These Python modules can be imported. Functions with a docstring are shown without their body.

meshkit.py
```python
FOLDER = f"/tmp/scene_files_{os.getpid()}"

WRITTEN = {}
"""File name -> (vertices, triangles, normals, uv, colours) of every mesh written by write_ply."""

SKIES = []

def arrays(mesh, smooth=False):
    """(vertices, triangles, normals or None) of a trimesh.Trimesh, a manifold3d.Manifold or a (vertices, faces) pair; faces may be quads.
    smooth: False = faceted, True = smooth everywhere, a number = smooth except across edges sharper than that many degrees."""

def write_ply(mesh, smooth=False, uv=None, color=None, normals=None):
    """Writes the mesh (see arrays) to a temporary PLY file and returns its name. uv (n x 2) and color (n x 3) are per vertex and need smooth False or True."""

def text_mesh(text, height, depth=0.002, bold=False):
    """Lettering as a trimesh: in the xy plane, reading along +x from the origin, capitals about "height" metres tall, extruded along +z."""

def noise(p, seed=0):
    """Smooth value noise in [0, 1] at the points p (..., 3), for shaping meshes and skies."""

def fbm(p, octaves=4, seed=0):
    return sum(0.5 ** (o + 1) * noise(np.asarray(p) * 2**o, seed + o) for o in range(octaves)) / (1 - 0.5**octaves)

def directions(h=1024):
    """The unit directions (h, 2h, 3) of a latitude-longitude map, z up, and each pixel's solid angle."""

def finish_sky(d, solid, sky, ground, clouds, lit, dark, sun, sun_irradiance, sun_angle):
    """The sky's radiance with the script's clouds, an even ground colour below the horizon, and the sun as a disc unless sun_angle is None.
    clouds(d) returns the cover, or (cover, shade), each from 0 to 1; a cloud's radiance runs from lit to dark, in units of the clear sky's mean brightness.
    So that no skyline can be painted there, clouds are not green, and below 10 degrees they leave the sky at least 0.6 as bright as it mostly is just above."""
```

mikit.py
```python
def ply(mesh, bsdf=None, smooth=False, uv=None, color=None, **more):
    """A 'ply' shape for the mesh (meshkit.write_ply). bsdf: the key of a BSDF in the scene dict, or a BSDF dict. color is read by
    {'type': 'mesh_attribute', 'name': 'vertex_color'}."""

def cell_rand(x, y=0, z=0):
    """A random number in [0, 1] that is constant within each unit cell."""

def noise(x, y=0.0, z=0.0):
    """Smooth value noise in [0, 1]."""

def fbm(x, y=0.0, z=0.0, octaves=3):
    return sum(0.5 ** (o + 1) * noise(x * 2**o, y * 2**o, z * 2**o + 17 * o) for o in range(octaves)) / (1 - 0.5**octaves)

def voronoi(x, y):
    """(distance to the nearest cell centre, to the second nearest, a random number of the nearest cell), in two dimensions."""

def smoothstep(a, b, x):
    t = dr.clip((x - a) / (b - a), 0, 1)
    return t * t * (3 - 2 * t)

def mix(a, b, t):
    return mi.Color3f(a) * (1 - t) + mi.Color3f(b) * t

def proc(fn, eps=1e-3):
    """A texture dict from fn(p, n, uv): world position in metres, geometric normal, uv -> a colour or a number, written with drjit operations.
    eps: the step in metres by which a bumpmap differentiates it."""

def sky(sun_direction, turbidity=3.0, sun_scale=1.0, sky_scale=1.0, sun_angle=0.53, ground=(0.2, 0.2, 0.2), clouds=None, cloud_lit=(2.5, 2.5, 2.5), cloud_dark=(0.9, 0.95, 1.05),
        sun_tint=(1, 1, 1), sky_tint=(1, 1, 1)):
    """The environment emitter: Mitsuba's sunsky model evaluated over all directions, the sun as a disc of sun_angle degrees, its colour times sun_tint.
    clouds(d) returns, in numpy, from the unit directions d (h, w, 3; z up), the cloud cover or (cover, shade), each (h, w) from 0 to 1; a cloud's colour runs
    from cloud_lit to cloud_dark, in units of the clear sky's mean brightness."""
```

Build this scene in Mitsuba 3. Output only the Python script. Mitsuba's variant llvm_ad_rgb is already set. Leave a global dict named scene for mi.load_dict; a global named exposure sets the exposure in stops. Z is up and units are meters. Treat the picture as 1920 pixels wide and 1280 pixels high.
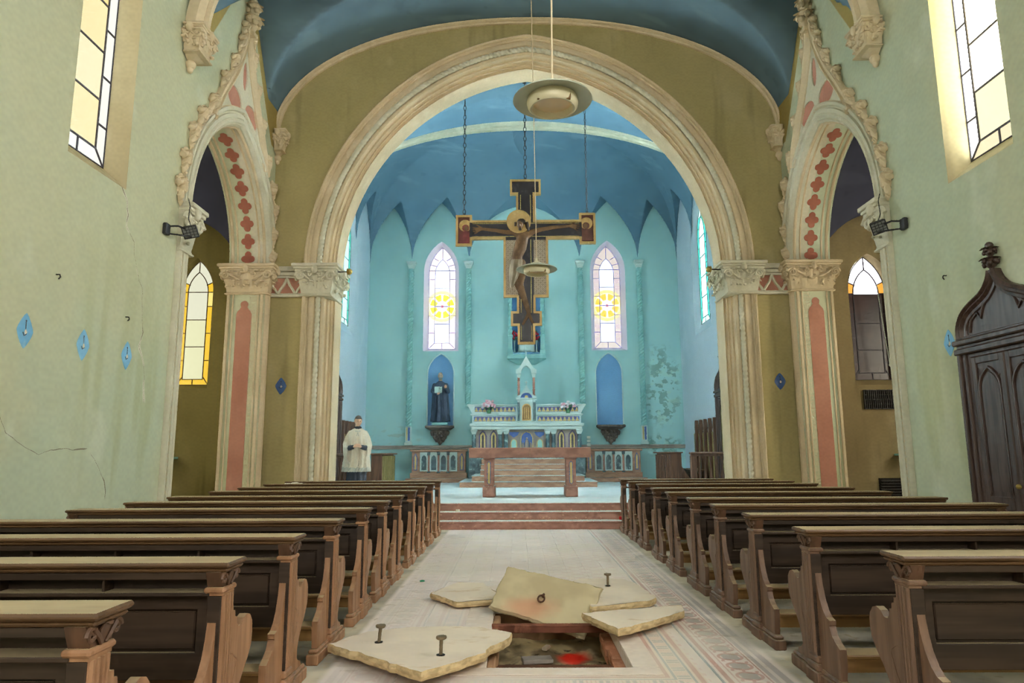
import math, random
import numpy as np, trimesh, manifold3d as m3d
import shapely.geometry as sg, shapely.affinity as sa
from shapely.ops import unary_union
import drjit as dr, mitsuba as mi, mikit, meshkit
from mikit import noise, fbm, smoothstep, mix, cell_rand, voronoi
T = mi.ScalarTransform4f
PI = math.pi
random.seed(7); rng = np.random.default_rng(7)
scene, labels = {}, {}

# ------------------------------------------------------------------ camera, light levels, exposure
exposure = 1.92
def aim(pitch, yaw, roll):
    p, y, r = (math.radians(a) for a in (pitch, yaw, roll))
    fwd = np.array([math.sin(y)*math.cos(p), math.cos(y)*math.cos(p), math.sin(p)])
    right = np.array([math.cos(y), -math.sin(y), 0.0]); up = np.cross(right, fwd)
    return fwd, -math.sin(r)*right + math.cos(r)*up
CAM = np.array([-0.25, 0.0, 1.45])
FWD, UP = aim(9.128, -0.393, -0.271)
scene['camera'] = {'type': 'perspective', 'fov': 2*math.degrees(math.atan(960/1280)), 'fov_axis': 'x', 'near_clip': 0.05, 'far_clip': 200.0,
    'to_world': T().look_at(origin=CAM.tolist(), target=(CAM+FWD).tolist(), up=UP.tolist())}
# radiance of the daylight in the window glass (the glass is frosted or stained and glows; windows out of view are added for light)
L_NAVE_LEFT, L_NAVE_RIGHT, L_UNSEEN_L, L_UNSEEN_R, L_ADDED_WEST = 0.23, 2.5, 1.5, 6.6, 9.6
L_APSE, L_GREEN_L, L_GREEN_R, L_CHAPEL_L, L_CHAPEL_R = 0.6, 0.4, 0.6, 0.25, 1.2
L_ADDED_CHOIR_L, L_ADDED_CHOIR_R, L_ADDED_SACRISTY, L_ADDED_TRANSEPT_L, L_ADDED_TRANSEPT_R = 17.0, 40.0, 0.5, 6.0, 9.0
scene['outdoors'] = {'type': 'constant', 'radiance': {'type': 'rgb', 'value': [0.3, 0.33, 0.36]}}

# ------------------------------------------------------------------ materials
def lin(*c):
    return [((v/255)/12.92 if v/255 <= 0.04045 else ((v/255+0.055)/1.055)**2.4) for v in c]
def mat(name, color, rough=0.6, spec=0.3, metal=0.0, kind=None, bump=None, coat=0.0):
    tex = color if isinstance(color, dict) else {'type': 'rgb', 'value': list(color)}
    if kind == 'diffuse':
        b = {'type': 'diffuse', 'reflectance': tex}
    else:
        b = {'type': 'principled', 'base_color': tex, 'roughness': rough, 'specular': spec, 'metallic': metal}
        if coat: b['clearcoat'] = coat; b['clearcoat_gloss'] = 0.7
    if bump is not None:
        b = {'type': 'bumpmap', 'arbitrary': mikit.proc(bump[0], eps=bump[2] if len(bump) > 2 else 2e-3), 'scale': bump[1], 'bsdf': b}
        b = {'type': 'bumpmap', 'nested_texture': b['arbitrary'], 'scale': bump[1], 'nested_bsdf': b['bsdf']}
    scene['m_'+name] = {'type': 'twosided', 'bsdf': b}
def worn(c1, c2, scale=1.0, c3=None, amount=0.5, streak=0.0, low=None):
    """painted plaster: two tones in big soft clouds, a third tone in scuffs and stains"""
    c1, c2 = lin(*c1), lin(*c2); c3 = lin(*c3) if c3 else c1
    def fn(p, n, uv):
        a = fbm(p.x*0.55*scale+3.1, p.y*0.55*scale, p.z*0.4*scale, 4)
        col = mix(c1, c2, smoothstep(0.35, 0.65, a))
        s = fbm(p.x*2.3*scale, p.y*2.3*scale+7, p.z*1.1*scale+5, 4)
        col = mix(col, c3, smoothstep(0.56, 0.78, s)*amount)
        if streak:
            st = fbm(p.x*5.0, p.y*5.0, p.z*0.35, 3)
            col = col*(1.0 - streak*smoothstep(0.55, 0.8, st))
        return col*(0.95+0.1*noise(p.x*30, p.y*30, p.z*30))
    return mikit.proc(fn)

# cracks in the left wall: distance to polylines in (y, z)
CRACKS = [[(8.15,4.75),(8.28,4.6),(8.30,4.3),(8.48,4.15),(8.52,3.95),(8.62,3.78),(8.77,3.6),(8.83,3.25),(8.86,3.0),(8.80,2.85),(8.95,2.6),(8.99,2.35),(9.05,2.1)],
          [(6.35,2.05),(6.5,1.85),(6.62,1.66),(6.9,1.52),(7.1,1.45),(7.3,1.50),(7.6,1.49),(7.9,1.52)],
          [(6.3,1.02),(6.45,0.9),(6.6,0.78)], [(8.0,1.45),(8.15,1.3),(8.3,1.1),(8.35,0.9)],
          [(8.18,5.05),(8.12,4.9),(8.2,4.78)]]
def crack_amount(y, z, width):
    yy = y + 0.05*(noise(y*9, z*9, 2.0)-0.5); zz = z + 0.05*(noise(y*9, z*9, 8.0)-0.5)
    d = mi.Float(9.0)
    for line in CRACKS:
        for (a, b), (c, e) in zip(line[:-1], line[1:]):
            vx, vy = c-a, e-b; L2 = vx*vx+vy*vy
            t = dr.clip(((yy-a)*vx+(zz-b)*vy)/L2, 0, 1)
            d = dr.minimum(d, dr.sqrt(dr.square(yy-a-t*vx)+dr.square(zz-b-t*vy)))
    return d
def nave_wall(p, n, uv):
    a = fbm(p.y*0.5+3.1, p.z*0.45, p.x*0.5, 4)
    col = mix(lin(186,186,156), lin(178,185,160), smoothstep(0.36, 0.62, a))
    s = fbm(p.y*2.1, p.z*1.2+5, p.x, 4)
    col = mix(col, lin(197,201,180), smoothstep(0.58, 0.75, s)*0.5)
    st = fbm(p.y*4.0, p.z*0.4, 3.0, 3)
    col = mix(col, lin(158,160,112), smoothstep(0.52, 0.78, st)*0.5*smoothstep(5.5, 1.0, p.z))
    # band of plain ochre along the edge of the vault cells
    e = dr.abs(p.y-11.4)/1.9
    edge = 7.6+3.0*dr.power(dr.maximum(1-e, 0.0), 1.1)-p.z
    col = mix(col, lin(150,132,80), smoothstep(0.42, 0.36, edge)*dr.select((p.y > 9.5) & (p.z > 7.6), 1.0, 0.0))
    d = crack_amount(p.y, p.z, 1)
    left = dr.select(p.x < 0, 1.0, 0.0)
    w = 0.003+0.009*smoothstep(0.5, 0.8, noise(p.y*5, p.z*5, 1.0))
    col = mix(col, lin(205,200,182), smoothstep(0.03, 0.012, d)*left*smoothstep(0.55, 0.75, noise(p.y*4, p.z*4, 4.0))*0.8)
    col = mix(col, lin(104,90,70), smoothstep(w, w*0.4, d)*left*0.85)
    return col*(0.96+0.08*noise(p.x*25, p.y*25, p.z*25))
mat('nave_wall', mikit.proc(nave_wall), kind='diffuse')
mat('reveal_lit', lin(226,220,232), kind='diffuse')  # apse window splays, the lilac window glow put into the colour
mat('reveal', worn((190,180,146), (176,164,130), 1.5, (200,190,160), 0.5, 0.2), kind='diffuse')
mat('olive', worn((162,149,105), (150,139,96), 0.9, (172,160,122), 0.45, 0.2), kind='diffuse')
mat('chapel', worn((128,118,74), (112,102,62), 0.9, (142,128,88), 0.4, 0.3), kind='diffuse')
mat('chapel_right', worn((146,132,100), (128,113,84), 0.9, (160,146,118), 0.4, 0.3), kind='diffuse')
def blue_vault(base, dark, pale):
    base, dark, pale = lin(*base), lin(*dark), lin(*pale)
    def fn(p, n, uv):
        col = mix(base, dark, smoothstep(0.35, 0.7, fbm(p.x*0.6, p.y*0.6, p.z*0.6, 4)))
        s = fbm(p.x*1.1+0.7*p.z, p.y*2.6-0.6*p.x, p.z*2.2, 4)
        col = mix(col, pale, smoothstep(0.58, 0.8, s)*0.35)
        b = fbm(p.x*3.5, p.y*3.5, p.z*3.5+9, 3)
        return mix(col, dark, smoothstep(0.66, 0.8, b)*0.5)
    return mikit.proc(fn)
mat('vault_nave', blue_vault((98,120,132), (84,102,112), (120,142,148)), kind='diffuse')
mat('vault_chancel', blue_vault((88,118,134), (76,106,123), (122,148,158)), kind='diffuse')
mat('vault_chapel', blue_vault((76,78,96), (66,68,84), (90,94,112)), kind='diffuse')
def aqua(p, n, uv):
    col = mix(lin(164,204,204), lin(152,194,196), smoothstep(0.35, 0.65, fbm(p.x*0.6, p.y*0.6, p.z*0.5, 4)))
    # damp patch and salt bloom low on the right of the apse and beside the left bench
    def patch(cx, cz, rx, rz):
        return smoothstep(1.0, 0.5, dr.sqrt(dr.square((p.x-cx)/rx)+dr.square((p.z-cz)/rz)) + 0.5*(fbm(p.x*3, p.z*3, 2.0, 3)-0.5))*dr.select(p.y > 23, 1.0, 0.0)
    dmp = dr.maximum(patch(4.75, 3.6, 0.75, 1.6), patch(4.7, 1.6, 0.8, 0.5))
    fl = smoothstep(0.55, 0.7, fbm(p.x*5+3, p.z*7, 6.0, 4))
    col = mix(col, lin(92,128,116), dmp*smoothstep(0.5, 0.62, fbm(p.x*7, p.z*9, 1.0, 3))*0.7)
    col = mix(col, lin(170,205,196), dmp*fl*0.75)
    lf = patch(-4.3, 1.75, 1.2, 0.75)
    col = mix(col, lin(158,184,176), lf*fl*0.8)
    col = mix(col, lin(116,142,134), patch(-4.2, 1.2, 1.2, 0.5)*0.6)
    return col
mat('aqua', mikit.proc(aqua), kind='diffuse')
mat('aqua_side', worn((206,220,230), (194,212,222), 0.8, (214,226,234), 0.4), kind='diffuse')
mat('cream', worn((198,181,150), (186,169,138), 2.0, (208,194,168), 0.5), rough=0.8, spec=0.2)
mat('cream_cool', worn((196,191,170), (186,181,158), 2.0, (206,200,182), 0.5), rough=0.8, spec=0.2)
mat('rib_stone', worn((164,166,148), (150,154,136), 2.0, (178,180,162), 0.5), rough=0.8, spec=0.2)
mat('white_stone', worn((196,214,210), (182,204,202), 3.0, (212,222,218), 0.4), rough=0.6, spec=0.3)
mat('aqua_stone', worn((150,198,194), (136,186,186), 3.0, (172,210,206), 0.4), rough=0.7, spec=0.25)
mat('salmon', worn((174,126,106), (164,114,95), 2.0, (184,138,120), 0.5), kind='diffuse')
mat('salmon_dark', worn((156,100,82), (146,90,74), 2.5, (166,112,94), 0.4), kind='diffuse')
mat('niche_blue', worn((118,162,200), (106,150,190), 1.5, (128,170,204), 0.4), kind='diffuse')
mat('lozenge', worn((132,182,212), (118,172,206), 4.0, (156,194,212), 0.6), kind='diffuse')
mat('lozenge_dark', worn((74,98,140), (66,88,130), 4.0, (110,128,160), 0.5), kind='diffuse')
mat('chip', lin(214,200,180), kind='diffuse')
def wood_fn(c1, c2, ax, dust=0.0):
    c1, c2 = lin(*c1), lin(*c2); du = lin(170,154,120)
    def fn(p, n, uv):
        q = (p.x, p.y, p.z)
        u = q[ax]; v, w = [q[i] for i in range(3) if i != ax]
        g = fbm(v*26+0.7*noise(u*2), w*26, u*1.6, 3)
        col = mix(c1, c2, smoothstep(0.3, 0.7, g))
        col = col*(0.93+0.14*noise(v*120, w*120, u*5))
        if dust:
            up = smoothstep(0.75, 0.98, n.z)*(0.55+0.45*fbm(p.x*3, p.y*9, p.z, 3))
            col = mix(col, du, up*dust)
        return col
    return mikit.proc(fn)
mat('pew_top', wood_fn((92,66,42), (74,52,32), 0, 0.85), rough=0.45, spec=0.4)
mat('pew_wood', wood_fn((54,40,29), (40,29,21), 0, 0.5), rough=0.5, spec=0.35)
mat('pew_end', wood_fn((146,108,78), (126,90,62), 2, 0.6), rough=0.45, spec=0.4)
mat('pew_end_shaded', wood_fn((108,82,64), (92,68,52), 2, 0.6), rough=0.45, spec=0.4)  # right-row copy of pew_end with the weaker light put into its colour
mat('pew_carve', wood_fn((88,62,45), (68,48,35), 2, 0.3), rough=0.5, spec=0.35)
mat('pew_seat', wood_fn((128,96,58), (104,74,42), 0, 0.75), rough=0.5, spec=0.3)
mat('door_wood', wood_fn((72,54,46), (54,40,34), 2, 0.3), rough=0.4, spec=0.45)
mat('stall_wood', wood_fn((96,66,48), (74,50,38), 2, 0.5), rough=0.5, spec=0.35)
mat('stall_panel', wood_fn((124,112,66), (104,92,54), 2, 0.3), rough=0.5, spec=0.3)
def red_marble(p, n, uv):
    v = fbm(p.x*7+2*noise(p.x*3, p.z*3), p.y*7, p.z*9, 4)
    col = mix(lin(146,102,88), lin(168,124,108), smoothstep(0.3, 0.7, v))
    col = mix(col, lin(196,156,132), smoothstep(0.7, 0.8, fbm(p.x*16, p.y*16, p.z*16, 3))*0.7)
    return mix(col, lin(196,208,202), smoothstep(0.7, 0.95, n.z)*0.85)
mat('red_marble', mikit.proc(red_marble), rough=0.5, spec=0.35)
def brown_marble(p, n, uv):
    v = fbm(p.x*5+1.5*noise(p.x*3, p.z*3), p.y*5, p.z*12, 4)
    col = mix(lin(140,104,84), lin(164,130,106), smoothstep(0.3, 0.7, v))
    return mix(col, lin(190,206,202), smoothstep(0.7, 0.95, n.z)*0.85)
mat('brown_marble', mikit.proc(brown_marble), rough=0.55, spec=0.3)
def green_marble(p, n, uv):
    v = fbm(p.x*14+2*noise(p.x*6, p.z*6), p.y*14, p.z*9, 4)
    col = mix(lin(42,62,70), lin(70,96,100), smoothstep(0.35, 0.6, v))
    return mix(col, lin(160,190,184), smoothstep(0.66, 0.72, v))
mat('green_marble', mikit.proc(green_marble), rough=0.35, spec=0.5)
mat('grey_stone', worn((148,140,130), (132,124,116), 4.0, (164,156,146), 0.4), rough=0.7, spec=0.2)
mat('gold_paint', worn((200,182,122), (184,164,104), 6.0, (210,194,140), 0.4), rough=0.5, spec=0.4)
mat('blue_paint', worn((70,96,150), (60,82,136), 6.0, (92,116,164), 0.4), rough=0.6)
mat('purple_paint', lin(74,66,96), rough=0.6)
mat('gilt', worn((190,160,104), (168,136,82), 8.0, (206,182,136), 0.5), rough=0.45, spec=0.5, metal=0.25)
mat('panel_dark', worn((40,38,46), (32,30,38), 5.0, (64,62,70), 0.4), rough=0.4, spec=0.4)
mat('panel_red', worn((88,52,44), (70,40,36), 5.0, (108,66,56), 0.4), rough=0.5)
mat('robe_red', worn((120,54,54), (96,42,44), 9.0, (136,66,64), 0.4), rough=0.5)
mat('flesh_dark', worn((106,78,52), (84,60,40), 7.0, (126,98,68), 0.5), rough=0.5)
mat('loincloth', worn((132,118,98), (108,94,76), 9.0, (150,138,118), 0.5), rough=0.7)
mat('hair_dark', lin(46,34,26), rough=0.6)
def damask(p, n, uv):
    k = 2*PI/0.105
    a = dr.sin(p.x*k)*dr.sin(p.z*k); b = dr.sin(p.x*k*2)*dr.sin(p.z*k*2)
    return mix(lin(196,182,164), lin(96,82,72), smoothstep(0.1, 0.4, a)*0.45+smoothstep(0.0, 0.3, -a)*0.25+smoothstep(0.2, 0.5, b)*0.35)
mat('damask', mikit.proc(damask), rough=0.6)
mat('iron', lin(44,42,42), rough=0.5, metal=0.6)
mat('rust', worn((112,68,52), (88,52,40), 8.0, (134,88,66), 0.5), rough=0.85, spec=0.2)
mat('rust_dark', worn((92,60,44), (70,48,36), 12.0, (116,80,58), 0.5), rough=0.8, spec=0.2)
mat('bolt', worn((136,118,92), (112,98,76), 12.0, (160,140,110), 0.5), rough=0.6, metal=0.5)
mat('lead', lin(62,60,70), rough=0.6)
mat('lead_brown', lin(84,66,50), rough=0.6)
mat('lead_blue', lin(112,110,190), rough=0.6)
mat('glass', lin(70,70,66), rough=0.3, spec=0.5)
mat('glass_dark', worn((62,40,44), (44,34,48), 2.0, (74,48,44), 0.5), rough=0.35, spec=0.5)
mat('lamp_white', lin(206,198,168), rough=0.45, spec=0.4)
mat('lamp_dish', lin(176,180,160), rough=0.45, spec=0.4)
mat('lamp_opal', lin(222,198,158), rough=0.3, spec=0.5)
mat('cord', lin(196,178,150), rough=0.7)
mat('black_plastic', lin(38,38,40), rough=0.5)
mat('flood_glass', lin(150,152,150), rough=0.15, spec=0.7, metal=0.5)
mat('brass', lin(150,128,66), rough=0.4, metal=0.6)
mat('white_plastic', lin(206,214,206), rough=0.5)
mat('cloth_white', worn((226,216,198), (212,200,180), 4.0, (232,226,212), 0.5), rough=0.8, spec=0.1)
mat('lace', worn((196,194,182), (178,174,160), 14.0, (212,210,200), 0.6), rough=0.9, spec=0.1)
mat('cassock', lin(42,44,50), rough=0.7)
mat('skin', lin(208,168,140), rough=0.6)
mat('beard', lin(150,146,142), rough=0.8)
mat('skin_pale', lin(192,168,150), rough=0.6)
mat('hair', lin(66,58,52), rough=0.7)
mat('habit', worn((46,58,74), (36,46,60), 5.0, (62,76,90), 0.5), rough=0.65)
mat('page', lin(190,214,208), rough=0.7)
mat('gold_dark', worn((110,84,46), (88,64,34), 8.0, (132,104,60), 0.5), rough=0.5)
mat('leaf_green', lin(62,104,74), rough=0.6)
mat('petal_white', lin(226,222,230), rough=0.6)
mat('petal_pink', lin(226,178,190), rough=0.6)
mat('petal_red', lin(176,44,56), rough=0.6)
mat('red_wax', lin(190,40,44), rough=0.4)
mat('green_scrap', lin(40,120,84), rough=0.6)
mat('straw', worn((176,170,120), (150,142,96), 20.0, (196,190,146), 0.5), rough=0.8)
mat('paper', lin(214,208,190), rough=0.8)
mat('bright_wall', lin(232,226,230), kind='diffuse')
mat('bracket_stone', worn((92,84,76), (70,64,60), 8.0, (124,112,100), 0.5), rough=0.7)
mat('vent', lin(34,32,32), rough=0.6)
mat('vent_frame', lin(60,58,58), rough=0.6)

# floor: printed ornament of the tile carpet, flat on the tiles
def ring(x, y, r, w):
    return smoothstep(w, w*0.4, dr.abs(dr.sqrt(dr.square(x)+dr.square(y))-r))
def line(x, c, w):
    return smoothstep(w, w*0.6, dr.abs(x-c))
def floor_tex(p, n, uv):
    ax = dr.abs(p.x)
    base = mix(lin(216,204,194), lin(206,194,186), smoothstep(0.35, 0.65, fbm(p.x*1.5, p.y*1.5, 1.0, 3)))
    col = base
    red, blue, pink, grey = lin(158,98,84), lin(120,136,140), lin(198,168,158), lin(132,122,120)
    # central field: rows of short faint dashes
    cy = dr.floor(p.y/0.115); off = 0.5*(cy-2*dr.floor(cy/2))
    fx = p.x/0.23+off; fx = fx-dr.floor(fx); fy = p.y/0.115-cy
    dash = dr.select(ax < 0.98, 1.0, 0.0)*smoothstep(0.34, 0.28, dr.abs(fx-0.5))*smoothstep(0.26, 0.16, dr.abs(fy-0.5))
    col = mix(col, pink, dash*(0.35+0.4*cell_rand(dr.floor(p.x/0.23+off), cy)))
    col = mix(col, red, (line(ax, 1.095, 0.022)+0.6*line(ax, 1.145, 0.009))*0.7)
    col = mix(col, blue, line(ax, 1.048, 0.011)*0.75)
    # running scroll
    u = (ax-1.25)/0.1; v = p.y/0.21; v = (v-dr.floor(v)-0.5)*2.1
    inband = dr.select(dr.abs(ax-1.25) < 0.098, 1.0, 0.0)
    scr = dr.maximum(ring(u, v, 0.8, 0.16), ring(u-0.35, v-0.95, 0.42, 0.16))
    scr = dr.maximum(scr, ring(u+0.4, v+0.9, 0.36, 0.16))
    col = mix(col, red, scr*inband*0.62)
    leafy = smoothstep(0.2, 0.1, dr.square(dr.abs(u)-0.22)+dr.square(dr.abs(v)-0.25)*0.8)
    col = mix(col, lin(118,112,104), leafy*inband*0.6)
    col = mix(col, red, (line(ax, 1.355, 0.007))*0.7)
    col = mix(col, grey, (line(ax, 1.39, 0.02)+line(ax, 1.46, 0.03))*0.6)
    # striped frame round the marble surround of the vault opening
    dx = dr.maximum(ax-0.70, 0.0); dy = dr.maximum(dr.maximum(4.74-p.y, p.y-7.75), 0.0)
    dd = dr.maximum(dx, dy)
    along = dr.select(dx > dy, p.y, p.x)
    inb = dr.select((dd > 0.0) & (dd < 0.255), 1.0, 0.0)
    col = mix(col, mix(lin(208,192,176), lin(200,186,172), 0.5), inb)
    col = mix(col, red, (line(dd, 0.018, 0.018)+line(dd, 0.225, 0.022))*inb*0.6)
    col = mix(col, blue, (line(dd, 0.062, 0.011)+line(dd, 0.18, 0.011))*inb*0.7)
    k = along/0.085; kk = dr.floor(k); k = k-kk
    odd = kk-2*dr.floor(kk/2)
    mid = dr.select((dd > 0.08) & (dd < 0.165), 1.0, 0.0)*inb
    st = smoothstep(0.2, 0.12, dr.abs(dr.abs(k*3-dr.floor(k*3)-0.5)-0.0))
    col = mix(col, lin(188,148,136), mid*st*(1-odd)*0.6)
    col = mix(col, lin(142,146,142), mid*odd*smoothstep(0.2, 0.1, dr.abs(dr.abs(k-0.5)-0.25))*smoothstep(0.03, 0.02, dr.abs(dr.abs(dd-0.122)-0.02)-0.008)*0.75)
    # the dust lies thick on the left and far down the aisle, so the print shows faintly there
    vis = (0.2+0.8*smoothstep(-0.5, 0.6, p.x))*(0.45+0.55*smoothstep(9.5, 6.0, p.y))
    col = mix(mix(base, lin(206,198,194), 0.4), col, vis)
    # plain grey cement under the pews, dust everywhere
    side = smoothstep(1.5, 1.56, ax)
    cem = mix(lin(178,168,146), lin(146,140,126), smoothstep(0.35, 0.7, fbm(p.x*3, p.y*3, 5.0, 4)))
    col = mix(col, cem, side)
    dust = smoothstep(0.4, 0.75, fbm(p.x*2.2+9, p.y*2.2, 3.0, 4))
    col = mix(col, lin(204,196,180), dust*0.45)
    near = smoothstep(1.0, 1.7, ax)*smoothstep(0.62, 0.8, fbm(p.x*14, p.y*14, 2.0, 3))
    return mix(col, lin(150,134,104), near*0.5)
mat('floor', mikit.proc(floor_tex), rough=0.7, spec=0.25)
mat('platform', worn((196,206,204), (182,196,196), 1.5, (206,196,196), 0.5), rough=0.7, spec=0.2)
mat('surround', worn((208,194,180), (198,184,172), 2.5, (214,204,194), 0.5), rough=0.6, spec=0.3)
def slab_top(p, n, uv):
    col = mix(lin(214,200,180), lin(204,190,172), smoothstep(0.35, 0.65, fbm(p.x*3, p.y*3, p.z*3, 4)))
    col = mix(col, lin(182,156,116), smoothstep(0.62, 0.78, fbm(p.x*6, p.y*9, p.z*3, 4))*0.5)
    rough = mix(lin(198,174,132), lin(168,144,104), smoothstep(0.35, 0.7, fbm(p.x*22, p.y*22, p.z*40, 4)))
    return mix(rough, col, smoothstep(0.55, 0.8, dr.abs(n.z)))
mat('slab', mikit.proc(slab_top), rough=0.65, spec=0.25)
def slab_under(p, n, uv):
    col = mix(lin(184,171,138), lin(168,154,122), smoothstep(0.35, 0.65, fbm(p.x*4, p.y*4, p.z*4, 4)))
    r2 = dr.sqrt(dr.square((p.x+0.15)/0.28)+dr.square((p.z-0.08)/0.09))
    col = mix(col, lin(190,126,96), smoothstep(1.2, 0.2, r2+0.6*(fbm(p.x*9, p.y*9, p.z*9, 3)-0.5))*0.6)
    return col
mat('slab_under', mikit.proc(slab_under), rough=0.8, spec=0.15)
def pit_tex(p, n, uv):
    g = fbm(p.x*6, p.y*6, p.z*6, 4)
    col = mix(lin(186,168,130), lin(124,108,82), smoothstep(0.3, 0.62, g))
    col = mix(col, lin(72,62,48), smoothstep(0.6, 0.8, fbm(p.x*11+4, p.y*11, p.z*11, 4)))
    d = dr.sqrt(dr.square((p.x-0.24)/0.2)+dr.square((p.y-6.42)/0.2))+0.5*(fbm(p.x*8, p.y*8, 1.0, 3)-0.5)
    return mix(col, lin(214,40,28), smoothstep(1.0, 0.35, d)*dr.select(dr.abs(n.z) > 0.3, 0.95, 0.0))
mat('pit', mikit.proc(pit_tex), rough=0.9, spec=0.1)
mat('pit_wall', worn((150,118,90), (110,84,62), 6.0, (176,140,110), 0.6), rough=0.9, spec=0.1)
mat('terracotta', worn((160,110,84), (134,88,64), 10.0, (176,132,106), 0.5), rough=0.9, spec=0.1)

# ------------------------------------------------------------------ mesh helpers
def cat(ms): return trimesh.util.concatenate([m for m in ms if m is not None])
def box(x0, x1, y0, y1, z0, z1, b=0.0):
    if b <= 0:
        m = trimesh.creation.box(extents=(x1-x0, y1-y0, z1-z0)); m.apply_translation(((x0+x1)/2, (y0+y1)/2, (z0+z1)/2)); return m
    b = min(b, 0.45*min(x1-x0, y1-y0, z1-z0)); pts = []
    for x, sx in ((x0, 1), (x1, -1)):
        for y, sy in ((y0, 1), (y1, -1)):
            for z, sz in ((z0, 1), (z1, -1)):
                pts += [(x, y+sy*b, z+sz*b), (x+sx*b, y, z+sz*b), (x+sx*b, y+sy*b, z)]
    return trimesh.convex.convex_hull(np.array(pts))
def hull(pts): return trimesh.convex.convex_hull(np.array(pts, float))
def grid_faces(n, m, closed_m=False):
    f = []
    mm = m if closed_m else m-1
    for i in range(n-1):
        for j in range(mm):
            a, b = i*m+j, i*m+(j+1) % m
            f += [(a, b, b+m), (a, b+m, a+m)]
    return f
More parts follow.
